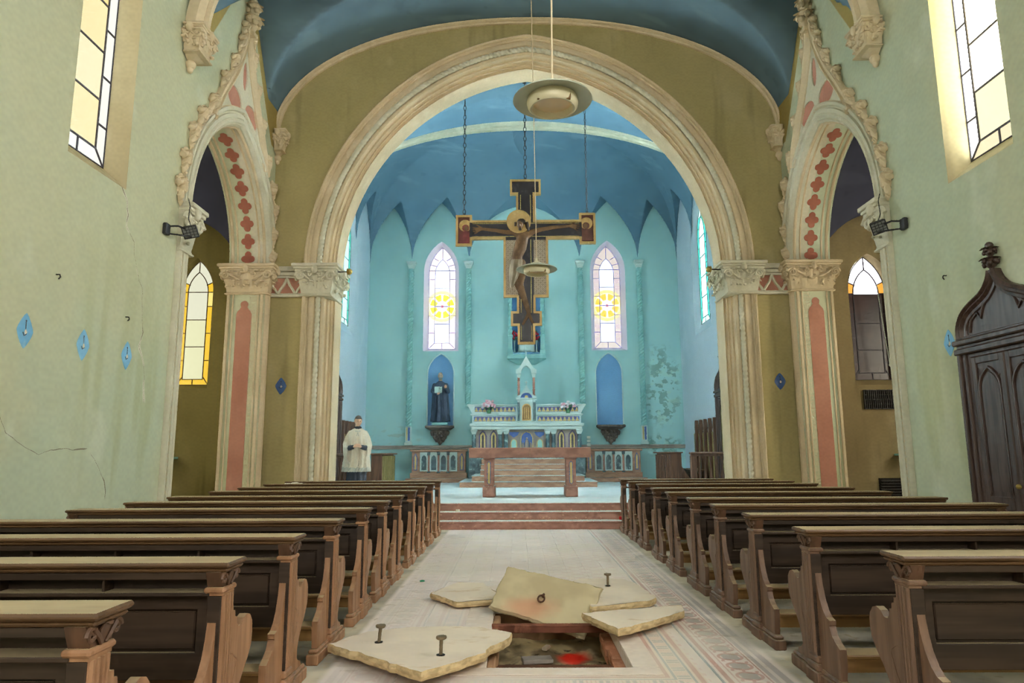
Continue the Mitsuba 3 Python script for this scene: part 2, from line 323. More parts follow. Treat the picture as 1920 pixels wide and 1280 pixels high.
def sweep(path, prof, N, caps=True, closed=False):
    """polygon profile (a, b) swept on a planar path: a along the in-plane side (N x tangent), b along N"""
    P = np.array(path, float); N = np.array(N, float); n = len(P)
    if closed:
        t0 = P-np.roll(P, 1, 0); t1 = np.roll(P, -1, 0)-P
    else:
        t0 = np.vstack([P[1]-P[0], P[1:]-P[:-1]]); t1 = np.vstack([P[1:]-P[:-1], P[-1]-P[-2]])
    t0 /= np.linalg.norm(t0, axis=1, keepdims=True); t1 /= np.linalg.norm(t1, axis=1, keepdims=True)
    s0, s1 = np.cross(N, t0), np.cross(N, t1)
    s = s0+s1; s /= np.maximum((s*s1).sum(1, keepdims=True), 1e-6)
    prof = np.array(prof, float); k = len(prof)
    v = (P[:, None]+s[:, None]*prof[None, :, :1]+N*prof[None, :, 1:]).reshape(-1, 3)
    f = grid_faces(n, k, True)
    if closed:
        for j in range(k):
            a, b = (n-1)*k+j, (n-1)*k+(j+1) % k
            f += [(a, b, (j+1) % k), (a, (j+1) % k, j)]
    elif caps:
        tri = trimesh.creation.triangulate_polygon(sg.Polygon(prof), engine='earcut')
        vv, ff = tri
        order = [int(np.argmin(((prof-x)**2).sum(1))) for x in vv]
        for t in ff:
            f.append(tuple(order[i] for i in t[::-1])); f.append(tuple((n-1)*k+order[i] for i in t))
    m = trimesh.Trimesh(v, f, process=False)
    return m
def ext(poly, d, o, ex, ey, en):
    """shapely polygon(s) extruded by d along en from the plane (o, ex, ey)"""
    out = []
    for g in getattr(poly, 'geoms', [poly]):
        if g.is_empty or g.geom_type != 'Polygon' or g.area < 1e-7: continue
        m = trimesh.creation.extrude_polygon(g, d, engine='earcut')
        v = m.vertices
        m = trimesh.Trimesh(np.array(o)+v[:, :1]*np.array(ex)+v[:, 1:2]*np.array(ey)+v[:, 2:]*np.array(en), m.faces, process=False)
        out.append(m)
    return cat(out)
def flat(poly, o, ex, ey):
    out = []
    for g in getattr(poly, 'geoms', [poly]):
        if g.is_empty or g.geom_type != 'Polygon' or g.area < 1e-7: continue
        v, f = trimesh.creation.triangulate_polygon(g, engine='earcut')
        v, f = np.array(v), np.array(f)
        q = v[f]; ar = np.cross(q[:, 1]-q[:, 0], q[:, 2]-q[:, 0]); f[ar < 0] = f[ar < 0][:, ::-1]
        out.append(trimesh.Trimesh(np.array(o)+v[:, :1]*np.array(ex)+v[:, 1:]*np.array(ey), f, process=False))
    return cat(out)
def tube(path, r, sides=8, caps=True):
    P = np.array(path, float); n = len(P); r = np.broadcast_to(np.asarray(r, float), (n,))
    t = np.gradient(P, axis=0); t /= np.linalg.norm(t, axis=1, keepdims=True)+1e-12
    a = np.cross(t[0], [0, 0, 1.0] if abs(t[0][2]) < 0.9 else [1.0, 0, 0]); fr = []
    for i in range(n):
        a = a-t[i]*np.dot(a, t[i]); a /= np.linalg.norm(a)+1e-12; fr.append(a.copy())
    A = np.array(fr); B = np.cross(t, A); ang = np.arange(sides)*2*PI/sides
    v = (P[:, None]+r[:, None, None]*(np.cos(ang)[None, :, None]*A[:, None]+np.sin(ang)[None, :, None]*B[:, None])).reshape(-1, 3)
    f = grid_faces(n, sides, True)
    if caps:
        v = np.vstack([v, P[:1], P[-1:]]); c0 = n*sides
        for j in range(sides):
            f.append((c0, (j+1) % sides, j)); f.append((c0+1, (n-1)*sides+j, (n-1)*sides+(j+1) % sides))
    return trimesh.Trimesh(v, f, process=False)
def resample(path, step):
    P = np.array(path, float); d = np.r_[0, np.cumsum(np.linalg.norm(np.diff(P, axis=0), axis=1))]
    s = np.linspace(0, d[-1], max(2, int(d[-1]/step)+1))
    return np.stack([np.interp(s, d, P[:, i]) for i in range(3)], 1), s
def rope(path, r, pitch=0.22, sides=10, step=None, strands=2, depth=0.3):
    """a twisted cable moulding"""
    P, s = resample(path, step or pitch/10)
    n = len(P); t = np.gradient(P, axis=0); t /= np.linalg.norm(t, axis=1, keepdims=True)
    a = np.cross(t[0], [0.31, 0.9, 0.2]); fr = []
    for i in range(n):
        a = a-t[i]*np.dot(a, t[i]); a /= np.linalg.norm(a); fr.append(a.copy())
    A = np.array(fr); B = np.cross(t, A); ang = np.arange(sides)*2*PI/sides
    rr = r*(1-depth+depth*np.abs(np.cos(strands*0.5*(ang[None]-2*PI*s[:, None]/pitch)))*1.3)
    v = (P[:, None]+rr[..., None]*(np.cos(ang)[None, :, None]*A[:, None]+np.sin(ang)[None, :, None]*B[:, None])).reshape(-1, 3)
    return trimesh.Trimesh(v, grid_faces(n, sides, True), process=False)
def lathe(prof, o=(0, 0, 0), sides=24):
    prof = np.array(prof, float); ang = np.arange(sides)*2*PI/sides; n = len(prof)
    v = np.stack([prof[:, :1]*np.cos(ang), prof[:, :1]*np.sin(ang), np.repeat(prof[:, 1:], sides, 1)], -1).reshape(-1, 3)+np.array(o)
    return trimesh.Trimesh(v, grid_faces(n, sides, True), process=False)
def ball(c, r, sub=2, scale=(1, 1, 1)):
    m = trimesh.creation.icosphere(subdivisions=sub, radius=1.0); m.apply_scale(np.array(scale)*r); m.apply_translation(c); return m
def arch_pts(hw, rise, n=14):
    """pointed arch over [-hw, hw], springing at 0"""
    R = (hw*hw+rise*rise)/(2*hw); c = R-hw
    a1 = math.atan2(rise, c); a = np.linspace(0, a1, n)
    right = np.stack([R*np.cos(a)-c, R*np.sin(a)], 1)
    return np.vstack([right*[-1, 1], right[::-1][1:]])
def arch_poly(cx, hw, z0, zs, rise, n=14):
    a = arch_pts(hw, rise, n)+[cx, zs]
    return sg.Polygon([(cx-hw, z0)]+[tuple(p) for p in a]+[(cx+hw, z0)])
def put(m, M): m = m.copy(); m.apply_transform(M); return m
def frame(o, ex, ey, en):
    M = np.eye(4); M[:3, 0], M[:3, 1], M[:3, 2], M[:3, 3] = ex, ey, en, o; return M
def rotz(a): return np.array([[math.cos(a), -math.sin(a), 0, 0], [math.sin(a), math.cos(a), 0, 0], [0, 0, 1, 0], [0, 0, 0, 1.0]])
def shift(x, y, z):
    M = np.eye(4); M[:3, 3] = (x, y, z); return M

used = {}
def num(key):
    if key not in used: used[key] = 0; return key
    used[key] += 1; return f'{key}_{used[key]:03d}'
def top(name, label=None, category=None, group=None, kind=None):
    key = num(name); d = {}
    if label: d['label'] = label
    if category: d['category'] = category
    if group: d['group'] = group
    if kind: d['kind'] = kind
    labels[key] = d
    return key
def part(parent, name, mesh, m, smooth=False, label=None, kind=None, to_world=None, **more):
    key = num(parent+'__'+name) if parent else name
    d = mesh if isinstance(mesh, dict) else mikit.ply(mesh, 'm_'+m if isinstance(m, str) else m, smooth=smooth, **more)
    if to_world is not None: d = {**d, 'to_world': T(to_world) if isinstance(to_world, np.ndarray) else to_world}
    scene[key] = d
    if label or kind: labels[key] = {k: v for k, v in (('label', label), ('kind', kind)) if v}
    return key
def single(name, mesh, m, label=None, category=None, group=None, kind=None, smooth=False, **more):
    key = top(name, label, category, group, kind); part(None, key, mesh, m, smooth, **more); return key
def heightfield(xs, ys, fn):
    X, Y = np.meshgrid(xs, ys, indexing='ij'); Z = fn(X, Y)
    v = np.stack([X, Y, Z], -1).reshape(-1, 3)
    return trimesh.Trimesh(v, grid_faces(len(xs), len(ys)), process=False)
XA, YA, ZA = np.array([1.0, 0, 0]), np.array([0, 1.0, 0]), np.array([0, 0, 1.0])
# ================================================================== the shell
WX, WT = 5.2, 0.75            # nave side walls: inner face, thickness
CY = 13.3                     # chancel arch wall
CX, BY = 5.45, 23.5           # chancel side walls, apse wall
PZ = 0.44                     # chancel floor
PIT = (-0.47, 0.52, 4.9, 6.85)
def hole_poly(w): return arch_poly(w['u'], w['ho'], w['z0o'], w['zso'], w['riseo'])
NAVE_Y = [7.65, 3.85, 0.05, -3.75, -7.4]
def wall_windows(ys): return [dict(u=y, ho=0.57, z0o=4.75, zso=7.9, riseo=1.05) for y in ys]
CH = dict(cy=11.5, hw=1.6, zs=5.1, rise=2.12)
# floor with the opening of the burial vault
fp = sg.box(-9.2, -9.6, 9.2, 14.2).difference(sg.box(PIT[0], PIT[2], PIT[1], PIT[3]))
floor = single('floor', ext(fp, 0.08, (0, 0, -0.08), XA, YA, ZA), 'floor', 'dusty patterned tile floor of the nave', kind='structure')
# the tiles of the central carpet and of its scroll border, each laid separately
tile_n = 0
def tile(x0, x1, y0, y1):
    global tile_n
    g = 0.0015; h = 0.003+0.0015*rng.random()
    m = hull([(x0+g, y0+g, 0), (x1-g, y0+g, 0), (x1-g, y1-g, 0), (x0+g, y1-g, 0)] +
             [(x0+g+.002, y0+g+.002, h), (x1-g-.002, y0+g+.002, h), (x1-g-.002, y1-g-.002, h), (x0+g+.002, y1-g-.002, h)])
    part(floor, 'tile', m, 'floor'); tile_n += 1
for i in range(9):
    for j in range(22):
        y0 = 8.02+j*0.235
        tile(-1.035+i*0.23, -1.035+(i+1)*0.23, y0, y0+0.235)
for sx in (-1, 1):
    for j in range(24):
        y0 = 4.2+j*0.37
        tile(*sorted((sx*1.04, sx*1.5)), y0, y0+0.37)
# marble surround of the opening
sur = top('marble_surround', 'pale marble slabs framing the opening in the floor', 'floor slab')
for (x0, x1, y0, y1) in [(-0.70, 0.70, 4.75, 4.9), (0.52, 0.70, 4.9, 5.75), (0.52, 0.70, 5.75, 7.75), (-0.70, -0.47, 4.9, 5.9), (-0.70, -0.47, 5.9, 7.75), (-0.47, 0.52, 6.85, 7.75)]:
    part(sur, 'slab', box(x0+.002, x1-.002, y0+.002, y1-.002, 0.0, 0.008+0.002*rng.random(), 0.002), 'surround')
# burial vault below
pitx = top('pit', kind='structure')
labels[pitx]['label'] = 'brick lined burial vault open below the broken slabs'
part(pitx, 'wall', cat([box(PIT[0]-.12, PIT[0], PIT[2]-.12, PIT[3]+.12, -0.75, -0.081), box(PIT[1], PIT[1]+.12, PIT[2]-.12, PIT[3]+.12, -0.75, -0.081),
                        box(PIT[0], PIT[1], PIT[2]-.12, PIT[2], -0.75, -0.081), box(PIT[0], PIT[1], PIT[3], PIT[3]+.12, -0.75, -0.081)]), 'pit_wall')
def pitfloor(X, Y):
    return -0.46+0.10*meshkit.fbm(np.stack([X*5, Y*5, X*0], -1), 4, 3)+0.10*np.clip((Y-5.9)/0.9, 0, 1)
part(pitx, 'rubble_floor', heightfield(np.linspace(PIT[0], PIT[1], 50), np.linspace(PIT[2], PIT[3], 90), pitfloor), 'pit', smooth=True)
for i in range(5):                                            # courses of brick at the right edge, stone kerb at left
    for j in range(2):
        y0 = 4.95+i*0.24
        part(pitx, 'brick', box(PIT[1]-0.07-0.02*rng.random(), PIT[1]+0.005, y0, y0+0.22, -0.22+j*0.075, -0.155+j*0.075, 0.008), 'terracotta' if rng.random() < .5 else 'pit_wall')
for i in range(4):
    y0 = 4.92+i*0.4
    part(pitx, 'kerb_stone', box(PIT[0]-0.005, PIT[0]+0.05+0.02*rng.random(), y0, y0+0.37, -0.17, -0.015, 0.012), 'pit_wall')

# ---- nave side walls
def side_poly():
    P = sg.Polygon([(-9.6, -0.1), (CY+0.05, -0.1), (CY+0.05, 11.4), (-9.6, 11.4)])
    P = P.difference(arch_poly(CH['cy'], CH['hw'], -0.2, CH['zs'], CH['rise'], 22))
    for w in wall_windows(NAVE_Y): P = P.difference(hole_poly(w))
    return P
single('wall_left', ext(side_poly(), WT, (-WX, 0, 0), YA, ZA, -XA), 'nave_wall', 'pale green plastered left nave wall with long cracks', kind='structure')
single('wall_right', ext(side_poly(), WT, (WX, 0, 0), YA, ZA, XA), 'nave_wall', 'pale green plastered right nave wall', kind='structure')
# ---- west wall behind the camera with a big unseen window added for light
wp = sg.box(-6, -0.1, 6, 11.4).difference(arch_poly(0, 1.6, 5.2, 7.2, 1.9))
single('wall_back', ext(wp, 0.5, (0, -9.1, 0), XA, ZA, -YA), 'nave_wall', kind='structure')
# ---- chancel arch wall
ARCH = dict(hw=3.95, zs=5.12, rise=4.46)
cp = sg.box(-5.95, -0.1, 5.95, 11.6).difference(arch_poly(0, ARCH['hw']+0.3, -0.2, ARCH['zs'], ARCH['rise']+0.3, 40))
single('wall_chancel', ext(cp, 0.8, (0, CY, 0), XA, ZA, YA), 'olive', 'ochre wall around the great chancel arch', kind='structure')
# ---- chancel floor, walls
single('floor', ext(sg.box(-5.5, 14.0, 5.5, BY+.1), 0.1, (0, 0, PZ-0.1), XA, YA, ZA), 'platform', 'dusty pale raised chancel floor', kind='structure')
GREEN_Y = 20.65
gw = dict(u=GREEN_Y, ho=0.9, z0o=5.05, zso=8.1, riseo=1.15)
def chancel_side(door=None):
    P = sg.Polygon([(14.05, 0.3), (BY+.1, 0.3), (BY+.1, 12.6), (14.05, 12.6)]).difference(hole_poly(gw)).difference(hole_poly(dict(u=16.15, ho=0.62, z0o=4.85, zso=7.9, riseo=1.0)))
    return P.difference(door) if door is not None else P
single('wall_left', ext(chancel_side(), 0.5, (-CX, 0, 0), YA, ZA, -XA), 'aqua_side', 'pale left wall of the chancel', kind='structure')
single('wall_right', ext(chancel_side(sg.box(18.15, 0.3, 18.8, 2.95)), 0.5, (CX, 0, 0), YA, ZA, XA), 'aqua_side', 'pale right wall of the chancel', kind='structure')
AW = [dict(u=-2.9, ho=0.62, z0o=4.9, zso=7.75, riseo=1.1), dict(u=2.98, ho=0.62, z0o=4.9, zso=7.75, riseo=1.1)]
NICHE = [dict(u=-2.88, ho=0.45, z0o=2.32, zso=4.1, riseo=0.7), dict(u=2.93, ho=0.45, z0o=2.32, zso=4.1, riseo=0.7)]
ap = sg.box(-CX-.05, 0.3, CX+.05, 12.8)
for w in AW+NICHE: ap = ap.difference(hole_poly(w))
ap = ap.difference(sg.box(-0.45, 4.85, 0.62, 7.0))
single('wall_back', ext(ap, 0.5, (0, BY, 0), XA, ZA, YA), 'aqua', 'turquoise apse wall behind the high altar', kind='structure')
for i, w in enumerate(NICHE):
    m = flat(arch_poly(w['u'], w['ho'], w['z0o'], w['zso'], w['riseo']), (0, BY+0.08, 0), XA, ZA)
    a = np.vstack([[(w['u']-w['ho'], w['z0o'])], arch_pts(w['ho'], w['riseo'])+[w['u'], w['zso']], [(w['u']+w['ho'], w['z0o'])]])
    v = np.vstack([np.c_[a[:, 0], np.full(len(a), BY+.001), a[:, 1]], np.c_[a[:, 0], np.full(len(a), BY+.08), a[:, 1]]]); n = len(a)
    rev = trimesh.Trimesh(v, [t for k in range(n-1) for t in ((k, k+1, n+k+1), (k, n+k+1, n+k))]+[(0, n, 2*n-1), (0, 2*n-1, n-1)], process=False)
    k = top('niche', kind='structure', label=['blue arched wall niche holding the dark robed statue', 'empty blue arched wall niche right of the altar'][i])
    part(k, 'recess', cat([m, rev]), 'niche_blue')
    p3 = [(x, BY-0.005, z) for x, z in a]
    part(k, 'edge_moulding', sweep(p3, [(-.012, -.02), (.022, -.02), (.022, .012), (-.012, .012)], -YA), 'white_stone')

# ---- vaults
def ell(t, p=2.1): return np.power(np.maximum(1-np.abs(t)**p, 0), 1/p)
def nave_vault(X, Y):
    A = 7.95+2.6*ell(X/5.28)
    c = 11.4-3.8*np.round((11.4-Y)/3.8)
    B = 7.6+3.0*np.power(np.maximum(1-np.abs(Y-c)/1.9, 0), 1.1)
    return np.maximum(A, B)
single('ceiling', heightfield(np.linspace(-WX, WX, 160), np.linspace(-9.1, CY, 380), nave_vault), 'vault_nave', 'dark grey blue groin vault over the nave', kind='structure', smooth=40)
def pointed(t, h):
    R = (1+h*h)/2; c = R-1; t = np.minimum(np.abs(t), 1)
    return np.sqrt(np.maximum(R*R-(t+c)**2, 0))/h
RIBY = 18.2
PER = [(-CX, RIBY), (-CX, 21.4), (-CX, BY), (-3.95, BY), (-1.93, BY), (2.0, BY), (4.07, BY), (CX, BY), (CX, 21.4), (CX, RIBY)]
BAYS = [(2.2, 1.3, 0.5), (2.2, 2.2, 0.0), (2.2, 2.6, 0.0), (2.3, 2.3, 0.0), (2.16, 1.13, 1.65), (2.3, 2.3, 0.0), (2.2, 2.6, 0.0), (2.2, 2.2, 0.0), (2.2, 1.3, 0.5)]
def chancel_vault(X, Y):
    front = np.maximum(8.1+2.5*np.sqrt(np.maximum(1-(X/CX)**2, 0)), 8.1+2.66*pointed((Y-16.15)/2.05, 1.25))
    dx, dy = X, np.maximum(Y-RIBY, 1e-6)
    k = np.maximum(np.abs(dx)/CX, dy/(BY-RIBY)); k = np.maximum(k, 1e-6); s = np.minimum(k, 1)
    wx, wy = dx/k, RIBY+dy/k
    dome = 8.05+3.3*np.power(np.maximum(1-s**4.2, 0), 0.36); out = dome.copy()
    L = lambda x, y: np.where(wx <= -CX+1e-6, 0, 0)
    u = np.where(x_left(wx, wy), wy-RIBY, np.where(x_right(wx, wy), (BY-RIBY)*2+2*CX-(wy-RIBY), (BY-RIBY)+wx+CX))
    pos = []
    for (x, y) in PER:
        pos.append(y-RIBY if x == -CX and y < BY else ((BY-RIBY)*2+2*CX-(y-RIBY) if x == CX and y < BY else (BY-RIBY)+x+CX))
    for i, (H, h, rise) in enumerate(BAYS):
        a, b = pos[i], pos[i+1]; t = (u-(a+b)/2)/((b-a)/2)
        lun = 8.02+(H+rise*(1-s)/0.62*1.0)*pointed(t, h)
        out = np.where(np.abs(t) <= 1, np.maximum(out, lun), out)
    return np.where(Y < RIBY, front, out)
def x_left(wx, wy): return (wx <= -CX+1e-5) & (wy < BY-1e-6)
def x_right(wx, wy): return (wx >= CX-1e-5) & (wy < BY-1e-6)
single('ceiling', heightfield(np.linspace(-CX, CX, 300), np.linspace(14.1, BY, 330), chancel_vault), 'vault_chancel', 'bright blue vault with pointed cells over the chancel', kind='structure', smooth=35)
# rib across the chancel and its corbels
th = np.linspace(0, PI, 60)
ribp = [(-5.3*math.cos(t), RIBY, 8.25+2.25*math.sin(t)**0.95) for t in th]
RIBPROF = [(-.02, -.17), (-.02, -.08), (.03, -.05), (.03, .05), (-.02, .08), (-.02, .17), (-.08, .2), (-.1, .24), (-.5, .24), (-.5, -.24), (-.1, -.24), (-.08, -.2)]
def side_fix(path, prof, N, want):
    """sweep with the profile's +a pointing to the side of the point want"""
    P = np.array(path); mid = len(P)//2; t = P[mid+1]-P[mid-1]; s = np.cross(N, t)
    sg_ = 1 if np.dot(s, np.array(want)-P[mid]) > 0 else -1
    return sweep(path, [(sg_*a, b) for a, b in prof], N)
k = top('trim', 'moulded cream rib arching across the blue chancel vault', kind='structure')
part(k, 'rib', side_fix(ribp, RIBPROF, -YA, (0, RIBY, 5)), 'rib_stone', smooth=30)
# ---- side chapels
for s, nm, mt in ((-1, 'left', 'chapel'), (1, 'right', 'chapel_right')):
    W = dict(u=s*(6.82 if s < 0 else 6.95), ho=0.36 if s < 0 else 0.45, z0o=2.72, zso=4.72, riseo=0.7)
    ew = sg.box(*(sorted((s*5.9, s*9.0))[0], -0.1, sorted((s*5.9, s*9.0))[1], 8.2)).difference(hole_poly(W))
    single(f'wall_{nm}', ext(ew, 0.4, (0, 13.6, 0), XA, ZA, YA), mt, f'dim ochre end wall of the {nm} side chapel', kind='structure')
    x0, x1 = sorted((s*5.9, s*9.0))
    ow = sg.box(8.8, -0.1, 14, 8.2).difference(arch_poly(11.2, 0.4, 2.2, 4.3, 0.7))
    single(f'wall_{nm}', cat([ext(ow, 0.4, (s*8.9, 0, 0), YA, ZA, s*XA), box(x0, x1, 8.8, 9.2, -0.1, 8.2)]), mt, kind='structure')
    def chv(X, Y):
        return np.maximum(4.9+1.42*np.sqrt(np.maximum(1-((X-s*7.42)/1.52)**2, 0)), 4.9+2.75*np.sqrt(np.maximum(1-((Y-11.4)/2.25)**2, 0)))
    single('ceiling', heightfield(np.linspace(x0, x1, 90), np.linspace(9.2, 13.6, 120), chv), 'vault_chapel', f'dark blue vault of the {nm} side chapel', kind='structure', smooth=35)

# ================================================================== windows
def outline(hw, z0, zs, rise, n=14):
    a = arch_pts(hw, rise, n)+[0, zs]
    return np.vstack([[(-hw, z0)], a, [(hw, z0)]])
def window(o, ex, en_room, outer, inner, depth, lines, colour, wall_mat, lead_mat='lead', lw=0.022, label=None, extra=None, emit=True, lead_cuts=True, leadw=None):
    """o: point of the wall face at u = 0, z = 0; inner, outer: (hw, z0, zs, rise); glass set back by depth"""
    key = top('window', label, kind='structure')
    o = np.array(o, float); ex = np.array(ex, float); out = -np.array(en_room, float)
    A, B = outline(*outer), outline(*inner); n = len(A)
    pa = o+A[:, :1]*ex+A[:, 1:]*ZA; pb = o+B[:, :1]*ex+B[:, 1:]*ZA+out*depth
    v = np.vstack([pa, pb]); f = [t for k in range(n-1) for t in ((k, k+1, n+k+1), (k, n+k+1, n+k))]+[(0, n, 2*n-1), (0, 2*n-1, n-1)]
    part(key, 'reveal', trimesh.Trimesh(v, f, process=False), wall_mat)
    G = sg.Polygon(B)
    go = o+out*(depth-0.004)
    cut = unary_union([l.buffer(lw/2, cap_style=2, join_style=2) for l in lines] + [G.boundary.buffer(lw/2)]).intersection(G)
    part(key, 'lead', ext(cut, 0.014, go+out*0.006, ex, ZA, -out), lead_mat)
    regions = G.difference(cut)
    if extra:
        pieces = []
        for g in regions.geoms:
            rest = g
            for e in extra:
                q = rest.intersection(e)
                pieces += [x for x in getattr(q, 'geoms', [q]) if x.geom_type == 'Polygon' and x.area > 2e-5]
                rest = rest.difference(e.buffer(0.0005))
            pieces += [x for x in getattr(rest, 'geoms', [rest]) if x.geom_type == 'Polygon' and x.area > 2e-5]
    else: pieces = list(getattr(regions, 'geoms', [regions]))
    for g in pieces:
        if g.area < 1e-4: continue
        c = g.representative_point(); cc = g.centroid
        col = colour(cc.x, cc.y, c.x, c.y)
        ge = g.buffer(lw*0.2) if not extra else g
        m = flat(ge, go+out*0.004, ex, ZA)
        if isinstance(col, str): part(key, 'pane', m, col)
        else:
            d = mikit.ply(m, 'm_glass'); d['emitter'] = {'type': 'area', 'radiance': {'type': 'rgb', 'value': [float(x) for x in col]}}
            part(key, 'pane', d, None)
    return key
def LS(*p): return sg.LineString(p)
def inner_arch(hw, z0, zs, rise, b):
    a = arch_pts(hw-b, rise*(hw-b)/hw, 12)+[0, zs]
    return sg.LineString([(-hw+b, z0+b)]+[tuple(x) for x in a]+[(hw-b, z0+b), (-hw+b, z0+b)])
# nave windows: a border of clear glass round cream panes
def nave_lines(hw, z0, zs, rise, b, full):
    L = [inner_arch(hw, z0, zs, rise, b), LS((-hw, z0), (-hw+b, z0+b)), LS((hw, z0), (hw-b, z0+b)), LS((0, z0), (0, z0+b)), LS((0, zs+rise), (0, zs+rise*(hw-b)/hw))]
    z = z0+b
    while full and z < zs+rise*0.7:
        L.append(LS((-hw+b, z), (hw-b, z))); L.append(LS((-hw, z+0.33), (-hw+b, z+0.33))); L.append(LS((hw, z+0.33), (hw-b, z+0.33))); z += 0.64
    return L
def nave_colour(Lv, hw, b):
    def fn(cx, cz, x, z):
        if Lv > 1 and cz < 5.25: return [0.26, 0.22, 0.14]
        if abs(cx) > hw-b-0.01 or cz < 5.02+b: return [Lv*1.1, Lv*1.12, Lv*0.98]
        w = 0.5*math.sin(cz*2.3)+0.5
        if Lv > 1 and cz < 5.87: return [0.34, 0.31, 0.17]
        return [Lv*(1.08), Lv*(0.86+0.1*w), Lv*(0.34+0.26*w)]
    return fn
for s in (-1, 1):
    for i, y in enumerate(NAVE_Y):
        Lv = (L_NAVE_LEFT if s < 0 else L_NAVE_RIGHT) if i == 0 else (L_UNSEEN_L if s < 0 else L_UNSEEN_R)  # windows past the first pair are unseen, made brighter to light the nave
        window((s*WX, y, 0), (0, -s, 0), (-s, 0, 0), (0.57, 4.75, 7.9, 1.05), (0.53, 5.02, 7.9, 1.0), 0.3, nave_lines(0.53, 5.02, 7.9, 1.0, 0.19, i == 0), nave_colour(Lv, 0.53, 0.19) if i == 0 else (lambda cx, cz, x, z, Lv=Lv: [Lv, Lv*0.97, Lv*0.93]),
               'reveal', 'lead', 0.023, ['tall leaded window of cream glass high in the left wall', 'tall leaded window of glowing white glass high in the right wall'][s > 0] if i == 0 else None)
window((0, -9.1, 0), (-1, 0, 0), (0, 1, 0), (1.6, 5.2, 7.2, 1.9), (1.55, 5.25, 7.2, 1.85), 0.3, nave_lines(1.55, 5.25, 7.2, 1.85, 0.4, False), lambda cx, cz, x, z: [L_ADDED_WEST, L_ADDED_WEST*0.97, L_ADDED_WEST*0.92], 'nave_wall')  # unseen west window, added as light from behind the camera
# apse windows with a yellow star medallion
def apse_lines(hw, z0, zs, rise, b):
    L = [inner_arch(hw, z0, zs, rise, b), LS((-hw, z0), (-hw+b, z0+b)), LS((hw, z0), (hw-b, z0+b)), LS((0, z0), (0, z0+b)), LS((0, zs+rise), (0, zs+rise*(hw-b)/hw))]
    for z in (7.87, 7.23, 6.56, 5.92): L.append(LS((-hw+b, z), (hw-b, z)))
    for z in (7.87, 7.55, 6.9, 6.22, 5.6): L += [LS((-hw, z), (-hw+b, z)), LS((hw, z), (hw-b, z))]
    for q in (0.45, 0.8): L += [LS((sx*hw*1.1*math.cos(q*1.0), zs+q*rise*0.8), (sx*(hw-b)*0.8*math.cos(q), zs+q*rise*0.62)) for sx in (-1, 1)]
    return L
MZ = 6.56
C0 = sg.Point(0, MZ)
wedges = []
for k in range(8):
    a = (k+0.5)*PI/4; w = 0.30
    wedges.append(sg.Polygon([(0.20*math.cos(a+t), MZ+0.20*math.sin(a+t)) for t in np.linspace(-w*0.9, w*0.9, 5)]+[(0.43*math.cos(a+t), MZ+0.43*math.sin(a+t)) for t in np.linspace(w, -w, 7)]))
petals = [sg.Point(0.13*math.cos(k*PI/4), MZ+0.13*math.sin(k*PI/4)).buffer(0.045, 6) for k in range(8)]
rounds = [sg.Point(sx*0.365, 5.33+0.235*i).buffer(0.075, 6).difference(sg.Point(sx*0.365, 5.33+0.235*i).buffer(0.045, 6)) for sx in (-1, 1) for i in range(11) if not 5.9 < 5.33+0.235*i < 7.2]
ext_apse = rounds+wedges+petals+[C0.buffer(0.055, 8), C0.buffer(0.57, 20).difference(C0.buffer(0.45, 20)), C0.buffer(0.45, 20)]
def apse_colour(Lv):
    def fn(cx, cz, x, z):
        r = math.hypot(x, z-MZ); k = Lv
        for g in rounds:
            if g.contains(sg.Point(x, z)): return [k*0.5, k*0.34, k*0.46]
        if r < 0.05: return [k*0.5, k*0.08, k*0.1]
        if r < 0.45:
            for g in wedges:
                if g.contains(sg.Point(x, z)): return [k*0.8, k*0.5, 0.005]
            if r < 0.19: return [k*0.9, k*0.7, k*0.75]
            return [k*1.0, k*0.95, k*0.8]
        if r < 0.57: return [k*0.8, k*0.66, k*0.22]
        if abs(cx) > 0.24 or cz > 8.3 or cz < 5.2: return [k*0.55, k*0.48, k*0.44]
        return [k*0.85, k*0.98, k*1.0]
    return fn
for w, Lv, nm in ((AW[0], L_APSE, 'narrow pointed apse window glowing white left of the crucifix'), (AW[1], L_APSE*0.6, 'narrow pointed apse window with yellow star medallion right of the crucifix')):
    window((w['u'], BY, 0), (1, 0, 0), (0, -1, 0), (0.62, 4.9, 7.75, 1.1), (0.48, 5.02, 7.75, 0.98), 0.35, apse_lines(0.48, 5.02, 7.75, 0.98, 0.22), apse_colour(Lv), 'reveal_lit', 'lead_blue', 0.018, nm, extra=ext_apse)
# green windows of the chancel sides
for s, Lv in ((-1, L_GREEN_L), (1, L_GREEN_R)):
    window((s*CX, GREEN_Y, 0), (0, -s, 0), (-s, 0, 0), (0.9, 5.05, 8.1, 1.15), (0.48, 5.35, 8.1, 0.95), 0.12, nave_lines(0.48, 5.35, 8.1, 0.95, 0.17, True),
           lambda cx, cz, x, z, Lv=Lv: [Lv*0.45, Lv*0.95, Lv*0.85] if abs(cx) < 0.32 else [Lv*0.03, Lv*0.62, Lv*0.45], 'aqua_side', 'lead', 0.02,
           'green glass window in the %s chancel wall' % ('left' if s < 0 else 'right'))
# unseen windows added in the first choir bay to light the chancel
for s, Lv in ((-1, L_ADDED_CHOIR_L), (1, L_ADDED_CHOIR_R)):
    window((s*CX, 16.15, 0), (0, -s, 0), (-s, 0, 0), (0.62, 4.85, 7.9, 1.0), (0.5, 5.0, 7.9, 0.9), 0.35, nave_lines(0.5, 5.0, 7.9, 0.9, 0.17, False),
           lambda cx, cz, x, z, Lv=Lv: [Lv*0.86, Lv*1.0, Lv*1.02], 'aqua_side', 'lead', 0.02)
